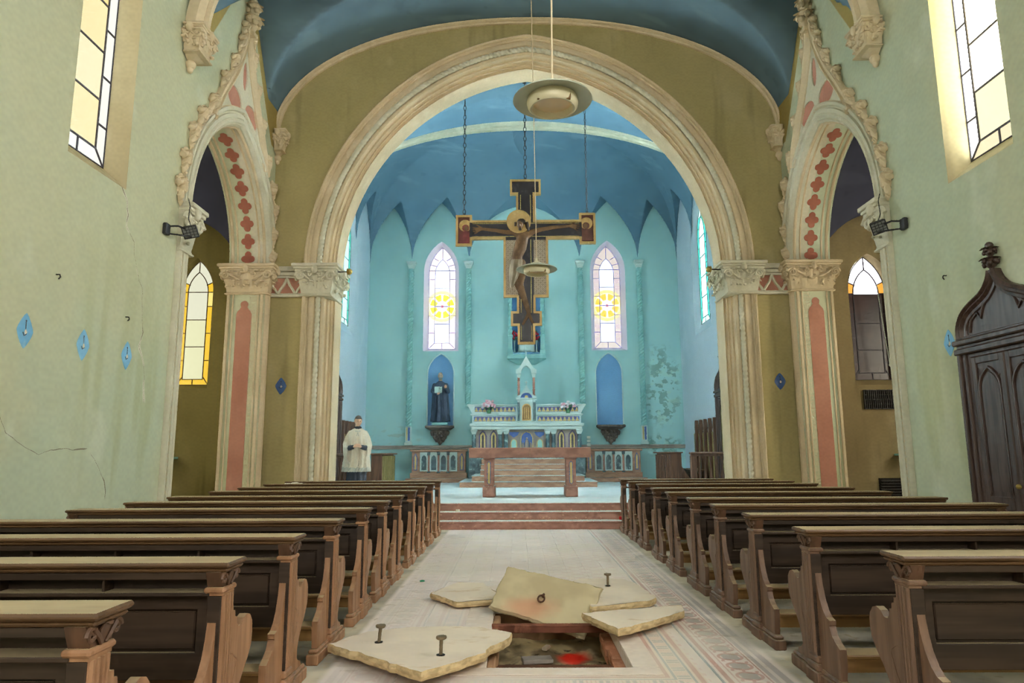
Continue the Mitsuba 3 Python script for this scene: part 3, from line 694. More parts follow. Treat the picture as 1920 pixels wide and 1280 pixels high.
# unseen windows added in the outer chapel walls to light the chapels
for s, Lv in ((-1, L_ADDED_TRANSEPT_L), (1, L_ADDED_TRANSEPT_R)):
    window((s*8.9, 11.2, 0), (0, -s, 0), (-s, 0, 0), (0.4, 2.2, 4.3, 0.7), (0.38, 2.22, 4.3, 0.66), 0.2, nave_lines(0.38, 2.22, 4.3, 0.66, 0.12, False), lambda cx, cz, x, z, Lv=Lv: [Lv, Lv*0.93, Lv*0.72], 'chapel', 'lead', 0.02)
# chapel windows
def chapel_lines(hw, z0, zs, rise, b, bars, sides):
    L = [inner_arch(hw, z0, zs, rise, b), LS((-hw, z0), (-hw+b, z0+b*1.5)), LS((hw, z0), (hw-b, z0+b*1.5)), LS((0, z0), (0, z0+b)), LS((0, zs+rise), (0, zs+rise*(hw-b)/hw))]
    for z in bars: L.append(LS((-hw+b, z), (hw-b, z)))
    for z in sides: L += [LS((-hw, z), (-hw+b, z)), LS((hw, z), (hw-b, z))]
    L += [LS((sx*hw*0.98, zs+0.33*rise), (sx*(hw-b)*0.82, zs+0.22*rise)) for sx in (-1, 1)]
    return L
def chl(cx, cz, x, z):
    if abs(cx) > 0.2 or cz > 5.2 or cz < 2.98:
        pale = (cz > 5.0 and cx > 0) or (4.4 < cz < 4.7 and cx > 0)
        k = L_CHAPEL_L*(1.0 if not pale else 1.05)
        return [k*0.98, k*(0.60 if not pale else 0.80), k*(0.03 if not pale else 0.22)]
    return [L_CHAPEL_L*0.82, L_CHAPEL_L*0.82, L_CHAPEL_L*(0.50 if cz < 4.1 else 0.62)]
window((-6.82, 13.6, 0), (1, 0, 0), (0, -1, 0), (0.36, 2.72, 4.72, 0.72), (0.32, 2.8, 4.72, 0.66), 0.12, chapel_lines(0.32, 2.8, 4.72, 0.66, 0.115, (4.72, 4.14, 3.58), (4.72, 4.42, 3.86, 3.3)), chl, 'chapel', 'lead_brown', 0.016,
       'yellow bordered stained glass window in the left side chapel')
def chr_(cx, cz, x, z):
    if cz < 4.62: return 'glass_dark'
    if cz > 4.66 and abs(cx) > 0.26 and cz < 5.0: return [0.32, 0.12, 0.015]
    return [L_CHAPEL_R, L_CHAPEL_R, L_CHAPEL_R*1.1]
window((6.95, 13.6, 0), (1, 0, 0), (0, -1, 0), (0.45, 2.72, 4.62, 0.85), (0.4, 2.84, 4.62, 0.78), 0.2, chapel_lines(0.4, 2.84, 4.62, 0.78, 0.14, (4.6, 4.0, 3.45), (4.62, 4.2, 3.7, 3.2)), chr_, 'chapel_right', 'lead', 0.02,
       'blocked dark window with a dazzling top in the right side chapel')
# sacristy seen through the open chancel door
sac = cat([box(CX+1.6, CX+1.7, 17.2, 20.0, PZ, 3.4), box(CX+.5, CX+1.7, 19.9, 20.0, PZ, 3.4), box(CX+.5, CX+1.7, 17.2, 17.3, PZ, 3.4), box(CX+.5, CX+1.7, 17.2, 20, 3.4, 3.5), box(CX, CX+1.7, 17.2, 20, PZ-.1, PZ)])
single('wall_right', sac, 'bright_wall', 'white sacristy wall behind the open chancel door', kind='structure')
window((CX+1.1, 17.3, 0), (-1, 0, 0), (0, 1, 0), (0.4, 1.2, 2.4, 0.5), (0.38, 1.25, 2.4, 0.45), 0.02, [LS((0, 1.2), (0, 3))], lambda cx, cz, x, z: [L_ADDED_SACRISTY, L_ADDED_SACRISTY*0.97, L_ADDED_SACRISTY*0.98], 'bright_wall')  # unseen window added to brighten the white room behind the door
# ================================================================== carved stone trim
def leaf_mesh(h, w, out, curl=0.5, n=9, m=5, thick=0.012):
    """an acanthus tongue: rises along z, leans out along -y, tip curls over"""
    v = []
    for i in range(n):
        s = i/(n-1); ang = curl*3.0*max(0, s-0.45)/0.55
        if s <= 0.45: y, z = -out*0.35*s/0.45, h*0.62*s/0.45
        else:
            r = out*0.6
            y = -out*0.35-r*0.55*(1-math.cos(ang))-0.12*out*(s-.45); z = h*0.62+h*0.36*math.sin(min(ang, 2.4))
        wid = w*0.5*(0.55+0.45*math.sin(PI*min(1, s*1.05)))*(1+0.16*math.cos(i*2.4))*(1 if s < .9 else .6)
        for j in range(m):
            t = -1+2*j/(m-1)
            v.append((t*wid, y+0.25*out*0.35*t*t-0.02*out*(j % 2), z))
    a = np.array(v); b = a+np.array([0, thick, 0]); V = np.vstack([a, b]); k = n*m
    f = grid_faces(n, m); f += [(q[0]+k, q[2]+k, q[1]+k) for q in grid_faces(n, m)]
    edge = [i*m for i in range(n)]+[(n-1)*m+j for j in range(1, m)]+[i*m+m-1 for i in range(n-2, -1, -1)]
    f += [t for p, q in zip(edge[:-1], edge[1:]) for t in ((p, q, q+k), (p, q+k, p+k))]
    return trimesh.Trimesh(V, f, process=False)
def spiral(c, r, turns, ax, ay, w, n=26):
    c, ax, ay = (np.array(q, float) for q in (c, ax, ay)); P, R = [], []
    for i in range(n):
        s = i/(n-1); a = turns*2*PI*s; rr = r*(1-0.8*s)
        P.append(c+rr*math.cos(a)*ax+rr*math.sin(a)*ay); R.append(w*(1-0.55*s))
    return tube(P, R, 6)
def side_frames(x0, x1, y0, y1):
    """for each side of a rectangle: (midpoint, along, outward, width)"""
    return {'-y': ((x0+x1)/2, y0, XA, -YA, x1-x0), '+y': ((x0+x1)/2, y1, -XA, YA, x1-x0), '-x': (x0, (y0+y1)/2, -YA, -XA, y1-y0), '+x': (x1, (y0+y1)/2, YA, XA, y1-y0)}
def capital(x0, x1, y0, y1, z0, z1, sides, flare=0.1):
    """leafy capital on a rectangular pier: neck, bell, two rows of leaves, volutes, moulded abacus"""
    ms = []; H = z1-z0; za = z1-0.26*H; F = {s: (flare if s in sides else 0.0) for s in ('-y', '+y', '-x', '+x')}
    def slab(e, a, b, ch): ms.append(box(x0-(e if F['-x'] else 0), x1+(e if F['+x'] else 0), y0-(e if F['-y'] else 0), y1+(e if F['+y'] else 0), a, b, ch))
    slab(0.045, z0, z0+0.05*H, 0.01); slab(0.02, z0+0.05*H, z0+0.09*H, 0.006)
    slab(flare*0.8, za, za+0.09*H, 0.008); slab(flare*0.95, za+0.09*H, za+0.16*H, 0.008); slab(flare*1.15, za+0.16*H, z1, 0.012)
    c = []
    for z, e in ((z0, 0.0), (za, flare*0.55)):
        for X in (x0-(e if F['-x'] else 0), x1+(e if F['+x'] else 0)):
            for Y in (y0-(e if F['-y'] else 0), y1+(e if F['+y'] else 0)): c.append((X, Y, z))
    ms.append(hull(c))
    for s in sides:
        cx, cy, al, ou, W = side_frames(x0, x1, y0, y1)[s]
        def at(u, d, z): return np.array([cx, cy, 0.0])+al*u+ou*d+ZA*z
        hgt = za-z0
        n1 = max(2, int(round(W/0.15))); n2 = max(2, n1-1)
        for row, n, zb, hh, ww, oo in ((0, n1, z0+0.07*H, hgt*0.55, W/n1*1.05, flare*0.75), (1, n1+1, z0+0.25*H, hgt*0.72, W/n1*0.95, flare*1.0)):
            for i in range(n):
                u = -W/2+W*(i+0.5)/n
                ms.append(put(leaf_mesh(hh*(0.92+0.16*rng.random()), ww, oo, 0.8), frame(at(u, 0.005+0.025*row, zb), al, -ou, ZA)))
        for sg_ in (-1, 1):
            ms.append(spiral(at(sg_*(W/2+flare*0.15), flare*0.75, za-0.13*H), 0.15*H, 1.6, al*sg_, ZA, 0.028*max(1, H/0.6)))
            ms.append(spiral(at(sg_*W*0.17, flare*0.8, za-0.09*H), 0.085*H, 1.4, -al*sg_, ZA, 0.02*max(1, H/0.6)))
            ms.append(tube([at(sg_*W*0.08, 0.03, z0+0.45*H), at(sg_*W*0.2, flare*0.6, za-0.25*H), at(sg_*(W/2), flare*0.8, za-0.03*H)], [0.014, 0.02, 0.024], 6))
        ms.append(ball(at(0, flare*1.0, za+0.07*H), 0.055*max(1, H/0.6), 1, (1, 1, 1.5)))
        for i in range(int(W/0.05)):
            ms.append(ball(at((rng.random()-.5)*W, flare*(0.35+0.35*rng.random()), z0+(0.25+0.5*rng.random())*hgt), 0.018+0.016*rng.random(), 1))
    return cat(ms)
def vpath(o, ex, hw, z0, zs, rise, n=26, cx=0.0):
    o, ex = np.array(o, float), np.array(ex, float); a = arch_pts(hw, rise, n)
    return [o+ex*(cx-hw)+ZA*z0]+[o+ex*(cx+x)+ZA*(zs+z) for x, z in a]+[o+ex*(cx+hw)+ZA*z0]
def rise_off(hw, rise, d):
    R = (hw*hw+rise*rise)/(2*hw); return math.sqrt((R+d)**2-(R-hw)**2)
def arch_only(o, ex, hw, zs, rise, n=26, cx=0.0): return vpath(o, ex, hw, zs, zs, rise, n, cx)[1:-1]

# ---- the great chancel arch
CPROF = [(0.0, -0.82), (0.0, -0.30), (0.035, -0.33), (0.06, -0.27), (0.045, -0.22), (0.08, -0.24), (0.105, -0.17), (0.09, -0.12), (0.13, -0.13), (0.15, -0.05), (0.14, 0.0), (0.17, 0.015), (0.2, 0.015),
         (0.22, -0.03), (0.29, -0.03), (0.31, 0.03), (0.33, 0.06), (0.42, 0.05), (0.45, 0.03), (0.46, 0.06), (0.49, 0.06), (0.505, 0.10), (0.53, 0.115), (0.555, 0.10), (0.56, 0.0), (0.56, -0.82)]
g = top('chancel_arch', 'great pointed cream stone arch opening onto the chancel', 'arch')
def cmould(path, want): return side_fix([np.array(p) for p in path], CPROF, -YA, want)
def outside_arch(hw, z0, z1, zs, rise):
    pass
def open_sweep(path, prof, N, outward_hint):
    """sweep whose +a side points away from the opening: decided on the first segment"""
    P = np.array(path, float); t = P[1]-P[0]; s = np.cross(N, t); k = 1 if np.dot(s, np.array(outward_hint, float)-P[0]) > 0 else -1
    return sweep(P, [(k*a, b) for a, b in prof], N)
CB = ZA*0
part(g, 'archivolt', open_sweep(arch_only((0, CY, 0), XA, ARCH['hw'], ARCH['zs']-0.03, ARCH['rise']+0.03, 36), CPROF, -YA, (-99, CY, 5)), 'cream', smooth=35)
part(g, 'rope_moulding', rope([p+np.array([0, -0.025, 0]) for p in arch_only((0, CY, 0), XA, ARCH['hw']+0.255, ARCH['zs'], rise_off(ARCH['hw'], ARCH['rise'], 0.255), 60)], 0.055, 0.17), 'cream_cool', smooth=True)
for s in (-1, 1):
    part(g, 'pier', open_sweep([(s*ARCH['hw'], CY, 0.0), (s*ARCH['hw'], CY, 4.56)], CPROF, -YA, (s*99, CY, 1)), 'cream', smooth=35)
    part(g, 'rope_colonnette', rope([(s*(ARCH['hw']+0.255), CY-0.02, 0.12), (s*(ARCH['hw']+0.255), CY-0.02, 4.5)], 0.05, 0.2), 'cream_cool', smooth=True)
    x0, x1 = sorted((s*(ARCH['hw']-0.0), s*(ARCH['hw']+0.56)))
    part(g, 'capital', capital(x0, x1, CY-0.1, CY+0.75, 4.5, 5.14, ['-y', '+x' if s < 0 else '-x', '-x' if s < 0 else '+x'], 0.16), 'cream_cool', smooth=40)
# ---- moulding along the edge of the nave vault on the arch wall, and its corbels
vt = np.linspace(-1, 1, 80)
edge_path = [(5.15*math.sin(t*PI/2), CY, 7.95+2.48*float(ell(math.sin(t*PI/2)))) for t in vt]
g = top('trim', 'cream roll moulding where the nave vault meets the arch wall', kind='structure')
part(g, 'moulding', side_fix(edge_path, [(0.0, 0.0), (0.0, 0.05), (.03, .07), (.05, .05), (.07, .09), (.1, .1), (.12, .06), (.15, .05), (.15, 0)], -YA, (0, CY, 20)), 'cream', smooth=35)
def corbel(name, x0, x1, y0, y1, z0, z1, sides, label, group=None, flare=0.09):
    g = top(name, label, 'corbel', group)
    hc = (z1-z0)*0.66
    part(g, 'capital', capital(x0, x1, y0, y1, z1-hc, z1, sides, flare), 'cream', smooth=40)
    # tapering pendant below
    cx, cy = (x0+x1)/2, (y0+y1)/2; pts = []
    fy = y1 if '+y' not in sides else cy; fx = x0 if '-x' not in sides else (x1 if '+x' not in sides else cx)
    q = 0.24; tipx, tipy = fx, fy
    c = [(tipx+(x-tipx)*.8, tipy+(y-tipy)*.8, z1-hc) for x in (x0, x1) for y in (y0, y1)]
    for x in (x0, x1):
        for y in (y0, y1): c.append((tipx+(x-tipx)*q, tipy+(y-tipy)*q, z0+0.16))
    part(g, 'pendant', cat([hull(c), ball((tipx+(cx-tipx)*0.3, tipy+(cy-tipy)*0.3, z0+0.13), 0.075, 2, (1, 1, 1.0)), ball((tipx+(cx-tipx)*0.26, tipy+(cy-tipy)*0.26, z0+0.05), 0.045, 2, (1, 1, 1.3))]), 'cream', smooth=40)
    return g
for s in (-1, 1):
    x0, x1 = sorted((s*(WX-0.02), s*(WX-0.17)))
    corbel('corbel', x0, x1, CY-0.19, CY-0.01, 7.3, 7.98, ['-y', '+x' if s < 0 else '-x'], 'small carved corbel in the %s corner of the arch wall, under the vault moulding' % ('left' if s < 0 else 'right'))
    x0, x1 = sorted((s*(WX-0.02), s*(WX-0.24)))
    corbel('corbel', x0, x1, 9.31, 9.65, 7.1, 7.78, ['-y', '+y', '+x' if s < 0 else '-x'], 'large carved corbel on the %s nave wall carrying a vault rib' % ('left' if s < 0 else 'right'))
NRP = [(-.0, -.13), (.04, -.09), (.03, -.06), (.09, -.04), (.09, .04), (.03, .06), (.04, .09), (0, .13), (-.04, .16), (-.2, .16), (-.2, -.16), (-.04, -.16)]
g = top('trim', 'cream moulded rib of the nave vault springing from the wall corbels', kind='structure')
part(g, 'rib', side_fix([(5.0*math.sin(t*PI/2), 9.48, 7.76+2.62*float(ell(math.sin(t*PI/2)))) for t in vt], NRP, -YA, (0, 9.48, 3)), 'cream', smooth=35)

# ---- arches to the side chapels, with crocketed gables
def crocket_mesh():
    ms = []
    for (y, z, r, sc) in ((0, 0, 0.05, (1.5, 1, 1.3)), (0.03, 0.07, 0.055, (1.6, 1, 1.0)), (0.07, 0.1, 0.04, (1.7, 1, .8)), (0.085, 0.045, 0.035, (1.5, 1, 1)), (0.02, -0.09, 0.035, (1.3, .8, 1.7)), (0.05, 0.13, 0.028, (1.4, 1, 1)), (0.0, -0.16, 0.025, (1.2, .8, 1.6))):
        b = ball((0, y, z), r, 2, sc); v = b.vertices
        b.vertices = v+0.018*(meshkit.noise(v*34, 3)[:, None]-0.5)*2
        ms.append(b)
    ms += [put(leaf_mesh(0.16, 0.09, 0.08, 0.9), frame((dx, 0.03, -0.05), XA, -YA, ZA)) for dx in (-.04, .04)]
    return cat(ms)
CROCK = mikit.ply(crocket_mesh(), 'm_cream', smooth=50)
def finial_mesh():
    ms = [hull([(x*r, y*r, z) for x in (-1, 1) for y in (-1, 1) for z, r in ((0, .05), (.06, .06))])]
    for zb, r, hh in ((0.06, 0.11, 0.26), (0.32, 0.09, 0.22)):
        for k in range(8):
            a = k*PI/4; ms.append(put(leaf_mesh(hh, 0.11, r*1.5, 0.95), rotz(a) @ shift(0, -0.02, zb)))
        ms.append(ball((0, 0, zb+hh*0.55), r*0.8, 2, (1, 1, 1.3)))
        for k in range(7):
            a = k*2*PI/7+zb; b = ball((r*.95*math.cos(a), r*.95*math.sin(a), zb+hh*(.62+.12*math.sin(3*a))), r*.42, 2, (1, 1, 1.25)); b.vertices = b.vertices+.02*(meshkit.noise(b.vertices*30, 5)[:, None]-.5)
            ms.append(b)
    ms.append(ball((0, 0, 0.58), 0.07, 2, (1, 1, 1.2)))
    return cat(ms)
FIN = mikit.ply(finial_mesh(), 'm_cream', smooth=50)
def quatrefoil(r):
    return unary_union([sg.Point(r*0.54*math.cos(a), r*0.54*math.sin(a)*1.3).buffer(r*0.5, 8) for a in np.arange(4)*PI/2]+[sg.box(-r*.35, -r*.4, r*.35, r*.4)])
for s in (-1, 1):
    side = 'left' if s < 0 else 'right'
    g = top('chapel_arch', f'pointed arch with crocketed gable opening into the {side} side chapel', 'arch')
    N = -s*XA; o = np.array([s*WX, 0, 0.0]); cy, hw, zs, rise = CH['cy'], CH['hw'], CH['zs'], CH['rise']
    MP = [(0.0, -0.3), (0.0, -0.04), (0.03, 0.0), (0.05, -0.02), (0.07, 0.02), (0.11, 0.03), (0.13, 0.0), (0.15, 0.02), (0.21, 0.02), (0.22, -0.02), (0.25, -0.02), (0.27, 0.03), (0.32, 0.04), (0.34, 0.0), (0.34, -0.1)]
    MP = [(a, b+0.035 if i else b) for i, (a, b) in enumerate(MP)]
    hint = (s*WX, -99, zs)
    part(g, 'archivolt', open_sweep(arch_only(o, YA, hw, zs-0.02, rise+.02, 26, cy), MP, N, hint), 'cream_cool', smooth=35)
    part(g, 'rope_moulding', rope([p+N*0.02 for p in arch_only(o, YA, hw+0.30, zs, rise_off(hw, rise, 0.30), 40, cy)], 0.045, 0.16), 'cream', smooth=True)
    part(g, 'jamb', open_sweep([(s*WX, cy-hw, 0), (s*WX, cy-hw, 4.4)], MP, N, hint), 'cream_cool', smooth=35)
    part(g, 'jamb', open_sweep([(s*WX, cy+hw, 0), (s*WX, cy+hw, 4.55)], [(a, b) for a, b in MP if a < 0.19]+[(0.19, 0.0), (0.19, -.1)], N, (s*WX, 99, 1)), 'cream', smooth=35)
    part(g, 'rope_colonnette', rope([(s*(WX-0.01), cy-hw-0.235, 0.12), (s*(WX-0.01), cy-hw-0.235, 4.35)], 0.04, 0.17), 'cream', smooth=True)
    part(g, 'rope_colonnette', rope([(s*(WX-0.01), cy+hw+0.15, 0.12), (s*(WX-0.01), cy+hw+0.15, 4.5)], 0.035, 0.13), 'cream', smooth=True)
    # capitals: near jamb and far pier, which shows its whole width to the nave
    x0, x1 = sorted((s*(WX-0.04), s*(WX+WT)))
    part(g, 'capital', capital(x0, x1, cy-hw-0.34, cy-hw, 4.36, 5.1, ['-x' if s > 0 else '+x', '+y'], 0.15), 'cream_cool', smooth=40)
    part(g, 'capital', capital(x0, x1, cy+hw, cy+hw+0.2, 4.52, 5.12, ['-y', '-x', '+x'], 0.15), 'cream', smooth=40)
    # pilaster face of both jambs: frame mouldings and the long salmon panel with a cusped top
    for d, yj in ((1, cy+hw), (-1, cy-hw)):
        fr = []
        for xa, w, b in ((0.03, 0.055, 0.03), (0.12, 0.03, 0.018), (WT-0.06, 0.055, 0.03), (WT-0.14, 0.03, 0.018)):
            X = s*(WX+xa); y0_, y1_ = sorted((yj+d*0.01, yj-d*b)); fr.append(box(*sorted((X, X+s*w)), y0_, y1_, 0.0, 4.52, 0.008))
        part(g, 'frame_moulding', cat(fr), 'cream', smooth=False)
        pw = 0.15
        P = unary_union([sg.box(-pw, 0.15, pw, 4.12), sg.Point(0, 4.2).buffer(0.09), sg.Point(0, 4.32).buffer(0.075), sg.Point(0, 4.1).buffer(pw)])
        part(g, 'panel', ext(P, 0.012, (s*(WX+WT/2+0.02), yj+d*0.004, 0), XA, ZA, -d*YA), 'salmon')
    # soffit: roll mouldings and a row of sunk quatrefoils
    ap_ = arch_pts(hw, rise, 40); n = len(ap_)
    for xa in (0.05, 0.16, WT-0.07, WT-0.17):
        pth = [np.array([s*(WX+xa), cy+y, zs+z]) for y, z in ap_]
        part(g, 'soffit_roll', tube(pth, 0.032 if xa in (0.05, WT-0.07) else 0.02, 6), 'cream', smooth=True)
    Rr = (hw*hw+rise*rise)/(2*hw); c0 = Rr-hw; a1 = math.atan2(rise, c0)
    for d in (1, -1):
        for k in range(8):
            a = a1*(0.05+0.122*k); nrm = np.array([0, d*math.cos(a), math.sin(a)]); tan = np.array([0, -d*math.sin(a), math.cos(a)])
            pos = np.array([s*(WX+WT/2), cy-d*c0, zs])+Rr*nrm
            M = ext(quatrefoil(0.128), 0.016, pos+nrm*0.004, XA, tan, -nrm)
            part(g, 'quatrefoil', M, 'salmon_dark')
    # gable
    def S(pts):
        P = np.array(pts, float); t = np.linspace(0, 1, len(P)); tt = np.linspace(0, 1, 24)
        from scipy.interpolate import CubicSpline
        return CubicSpline(t, P)(tt)
    left_g = S([(cy-1.12, 6.86), (cy-0.82, 7.5), (cy-0.42, 8.1), (cy-0.14, 8.7), (cy-0.03, 9.12)])
    right_g = left_g*[-1, 1]+[2*cy, 0]
    GP = [(-0.1, 0.0), (-0.1, 0.05), (-0.06, 0.07), (-0.045, 0.04), (0.0, 0.06), (0.03, 0.1), (0.07, 0.1), (0.09, 0.06), (0.09, 0.0)]
    for q, hnt in ((left_g, (s*WX, -99, 99)), (right_g, (s*WX, 99, 99))):
        part(g, 'gable_moulding', open_sweep([np.array([s*WX, y, z]) for y, z in q], GP, N, hnt), 'cream', smooth=35)
    oa = arch_pts(hw+0.3, rise+0.36, 30)+[cy, zs]
    field = sg.Polygon(list(map(tuple, left_g))+list(map(tuple, right_g[::-1]))+[tuple(p) for p in oa[::-1] if abs(p[0]-cy) < 1.02]).buffer(0)
    ey_ = YA*(-s); sy = lambda P: sa.scale(P, -s, 1, origin=(0, 0))
    ext_in = lambda P, d, off: ext(sa.affine_transform(P, [1, 0, 0, 1, 0, 0]), d, o+N*off, YA, ZA, N)
    holes = [sa.scale(sg.Point(cy-0.38, 7.60).buffer(0.22), 1.35, .95), sa.scale(sg.Point(cy+0.38, 7.60).buffer(0.22), 1.35, .95), sa.scale(sg.Point(cy, 8.22).buffer(0.12), 0.8, 2.3)]
    part(g, 'gable_field', ext_in(field.difference(unary_union(holes)), 0.03, 0.0), 'cream_cool')
    for h in holes: part(g, 'gable_medallion', ext_in(h.intersection(field), 0.006, 0.0), 'salmon')
    # crockets climbing the arch and gable
    def crock(y, z, dy, dz, k=1.0):
        d = np.array([0, dy, dz]); d /= np.linalg.norm(d)
        up = np.array([0, -d[2], d[1]]) if (-d[2]*0+d[1]) >= 0 else np.array([0, d[2], -d[1]])
        if up[2] < 0: up = -up
        M = frame(np.array([s*(WX-0.04), y, z]), N*k, d*k, up*k, ) if False else np.eye(4)
        M[:3, 0] = N*k; M[:3, 1] = d*k; M[:3, 2] = np.cross(N, d)*k if np.cross(N, d)[2] >= 0 else -np.cross(N, d)*k; M[:3, 3] = (s*(WX-0.05), y, z)
        part(g, 'crocket', CROCK, None, to_world=M)
    big = arch_pts(hw+0.4, rise+0.48, 40)+[cy, zs]
    for d in (-1, 1):
        for q in np.linspace(0.06, 0.62, 5):
            i = int(q*39); p = big[i] if d < 0 else big[-1-i]
            if p[0] > CY-0.12: p = np.array([CY-0.12, p[1]])
            a = (1-q)*0.9; crock(p[0], p[1], d*math.cos(0.9*q), math.sin(0.9*q), 1.25)
        gg = left_g if d < 0 else right_g
        for q in (1, 7, 12, 17, 21): crock(gg[q][0]+d*0.12, gg[q][1]+0.03, d*0.9, 0.45, 1.1)
    part(g, 'finial', FIN, None, to_world=frame((s*(WX-0.1), cy, 9.02), XA*1.15, YA*1.15, ZA*1.15, ))
# ---- band between the pier capitals, with a sunk salmon arcade
for s in (-1, 1):
    g = top('capital_band', 'cream band with salmon arcading between the %s pier capitals' % ('left' if s < 0 else 'right'), 'frieze')
    x0, x1 = sorted((s*4.48, s*5.19)); F = CY-0.03
    part(g, 'moulding', cat([box(x0, x1, CY-0.11, CY, 5.02, 5.12, .012), box(x0, x1, CY-0.08, CY, 4.94, 5.01, .01), box(x0, x1, CY-0.06, CY, 4.89, 4.935, .008), box(x0, x1, CY-0.08, CY, 4.5, 4.55, .012), box(x0, x1, CY-0.05, CY, 4.555, 4.58, .006)]), 'cream_cool')
    part(g, 'field', box(x0, x1, CY-0.022, CY, 4.56, 4.9), 'salmon')
    for q in (0.0, 0.5, 1.0):
        c = x0+(x1-x0)*q
        pth = [(c-0.17, CY-0.03, 4.57), (c-0.12, CY-0.03, 4.66), (c-0.06, CY-0.03, 4.74), (c, CY-0.03, 4.88), (c+0.06, CY-0.03, 4.74), (c+0.12, CY-0.03, 4.66), (c+0.17, CY-0.03, 4.57)]
        pth = [p for p in pth if x0-0.001 <= p[0] <= x1+.001]
        if len(pth) > 2: part(g, 'arcade_rib', sweep(pth, [(-.022, -.01), (.022, -.01), (.022, .035), (0, .05), (-.022, .035)], -YA), 'cream_cool')
# ---- painted lozenges that marked the Stations
def lozenge(o, ex, en, w, h, m, name_label, group):
    g = top('painted_lozenge', name_label, 'wall mark', group)
    t = np.linspace(0, 2*PI, 49)[:-1]
    r = 1/(np.abs(np.cos(t))**1.25+np.abs(np.sin(t))**1.25)**(1/1.25)
    P = sg.Polygon(np.stack([w/2*r*np.cos(t), h/2*r*np.sin(t)], 1))
    P = P.union(sa.scale(sg.Point(0, 0).buffer(w*0.42), 1, 1.2))
    part(g, 'paint', ext(P, 0.004, o, ex, ZA, en), m)
    part(g, 'plaster_scar', ext(sa.scale(sg.Point(0.01, -0.01).buffer(0.018), 1, 1.4).difference(sg.Point(0.02, 0.0).buffer(0.006)), 0.006, o, ex, ZA, en), 'chip')
    part(g, 'scratch', ext(unary_union([sg.LineString([(0, h*.28), (0.004, 0.02)]).buffer(0.004), sg.Point(0, h*.28).buffer(0.009), sg.LineString([(-.03, -.02), (-.01, -.05), (.02, -.03)]).buffer(0.004)]), 0.007, o, ex, ZA, en), 'lead')
for y, d in ((6.73, 'nearest the camera'), (7.66, 'middle of the three'), (8.54, 'nearest the side chapel')):
    lozenge((-WX, y, 2.67), YA, XA, 0.23, 0.36, 'lozenge', f'light blue painted lozenge on the left nave wall, {d}', 'blue lozenges on the left wall')
lozenge((WX, 8.53, 2.77), -YA, -XA, 0.22, 0.34, 'lozenge', 'light blue painted lozenge on the right wall beside the wooden door', None)
lozenge((-4.87, CY, 2.73), XA, -YA, 0.22, 0.33, 'lozenge_dark', 'dark blue painted lozenge on the ochre wall left of the chancel arch', None)
lozenge((4.88, CY, 2.77), XA, -YA, 0.22, 0.33, 'lozenge_dark', 'dark blue painted lozenge on the ochre wall right of the chancel arch', None)
# ================================================================== pews
PEW_IN, PEW_OUT = 1.63, 4.31
END = [(.05,.82),(.058,.77),(.075,.73),(.10,.712),(.125,.71),(.128,.685),(.15,.68),(.156,.65),(.178,.645),(.184,.612),(.205,.592),(.235,.592),(.27,.618),(.31,.63),(.35,.618),(.385,.58),(.392,.52),(.385,.46),(.34,.40),(.28,.34),(.235,.28),(.207,.22),(.205,.17),(.235,.145),(.275,.135),(.30,.10),
       (-.33,.10),(-.345,.20),(-.345,.28),(-.30,.302),(-.25,.335),(-.222,.385),(-.232,.392),(-.232,.418),(-.19,.428),(-.15,.46),(-.112,.52),(-.085,.60),(-.068,.68),(-.065,.82)]
def yz(poly, x, d): return ext(poly, d, (x, 0, 0), YA, ZA, XA)
def groove(x, y0, y1, z0, z1, s):                                  # a fluted post face
    ms = [box(*sorted((x, x+s*0.07)), y0, y1, z0, z1, 0.004)]
    n = 4
    for i in range(n):
        y = y0+(y1-y0)*(i+0.5)/n
        ms.append(tube([(x+0.0*s, y, z0+0.02), (x, y, z1-0.02)], 0.0115, 6))
    return cat(ms)
def scroll_capital(x, s):
    ms = [hull([(x+s*a, y*b, z) for a in (0.004, 0.075) for y in (-1, 1) for z, b in ((0.828, .06), (0.90, .09))])]
    for d in (-1, 1):
        ms.append(spiral((x-s*0.004, d*0.07, 0.868), 0.026, 1.5, YA*d, ZA, 0.010))
        ms.append(tube([(x-s*.004, d*0.012, 0.832), (x-s*.008, d*0.03, 0.855), (x-s*.008, d*0.06, 0.885)], [.006, .009, .01], 6))
    ms.append(put(leaf_mesh(0.07, 0.05, 0.03, 0.8, 7, 5, .006), frame((x-s*.002, 0, 0.83), -YA*s, XA*s, ZA)))
    return cat(ms)
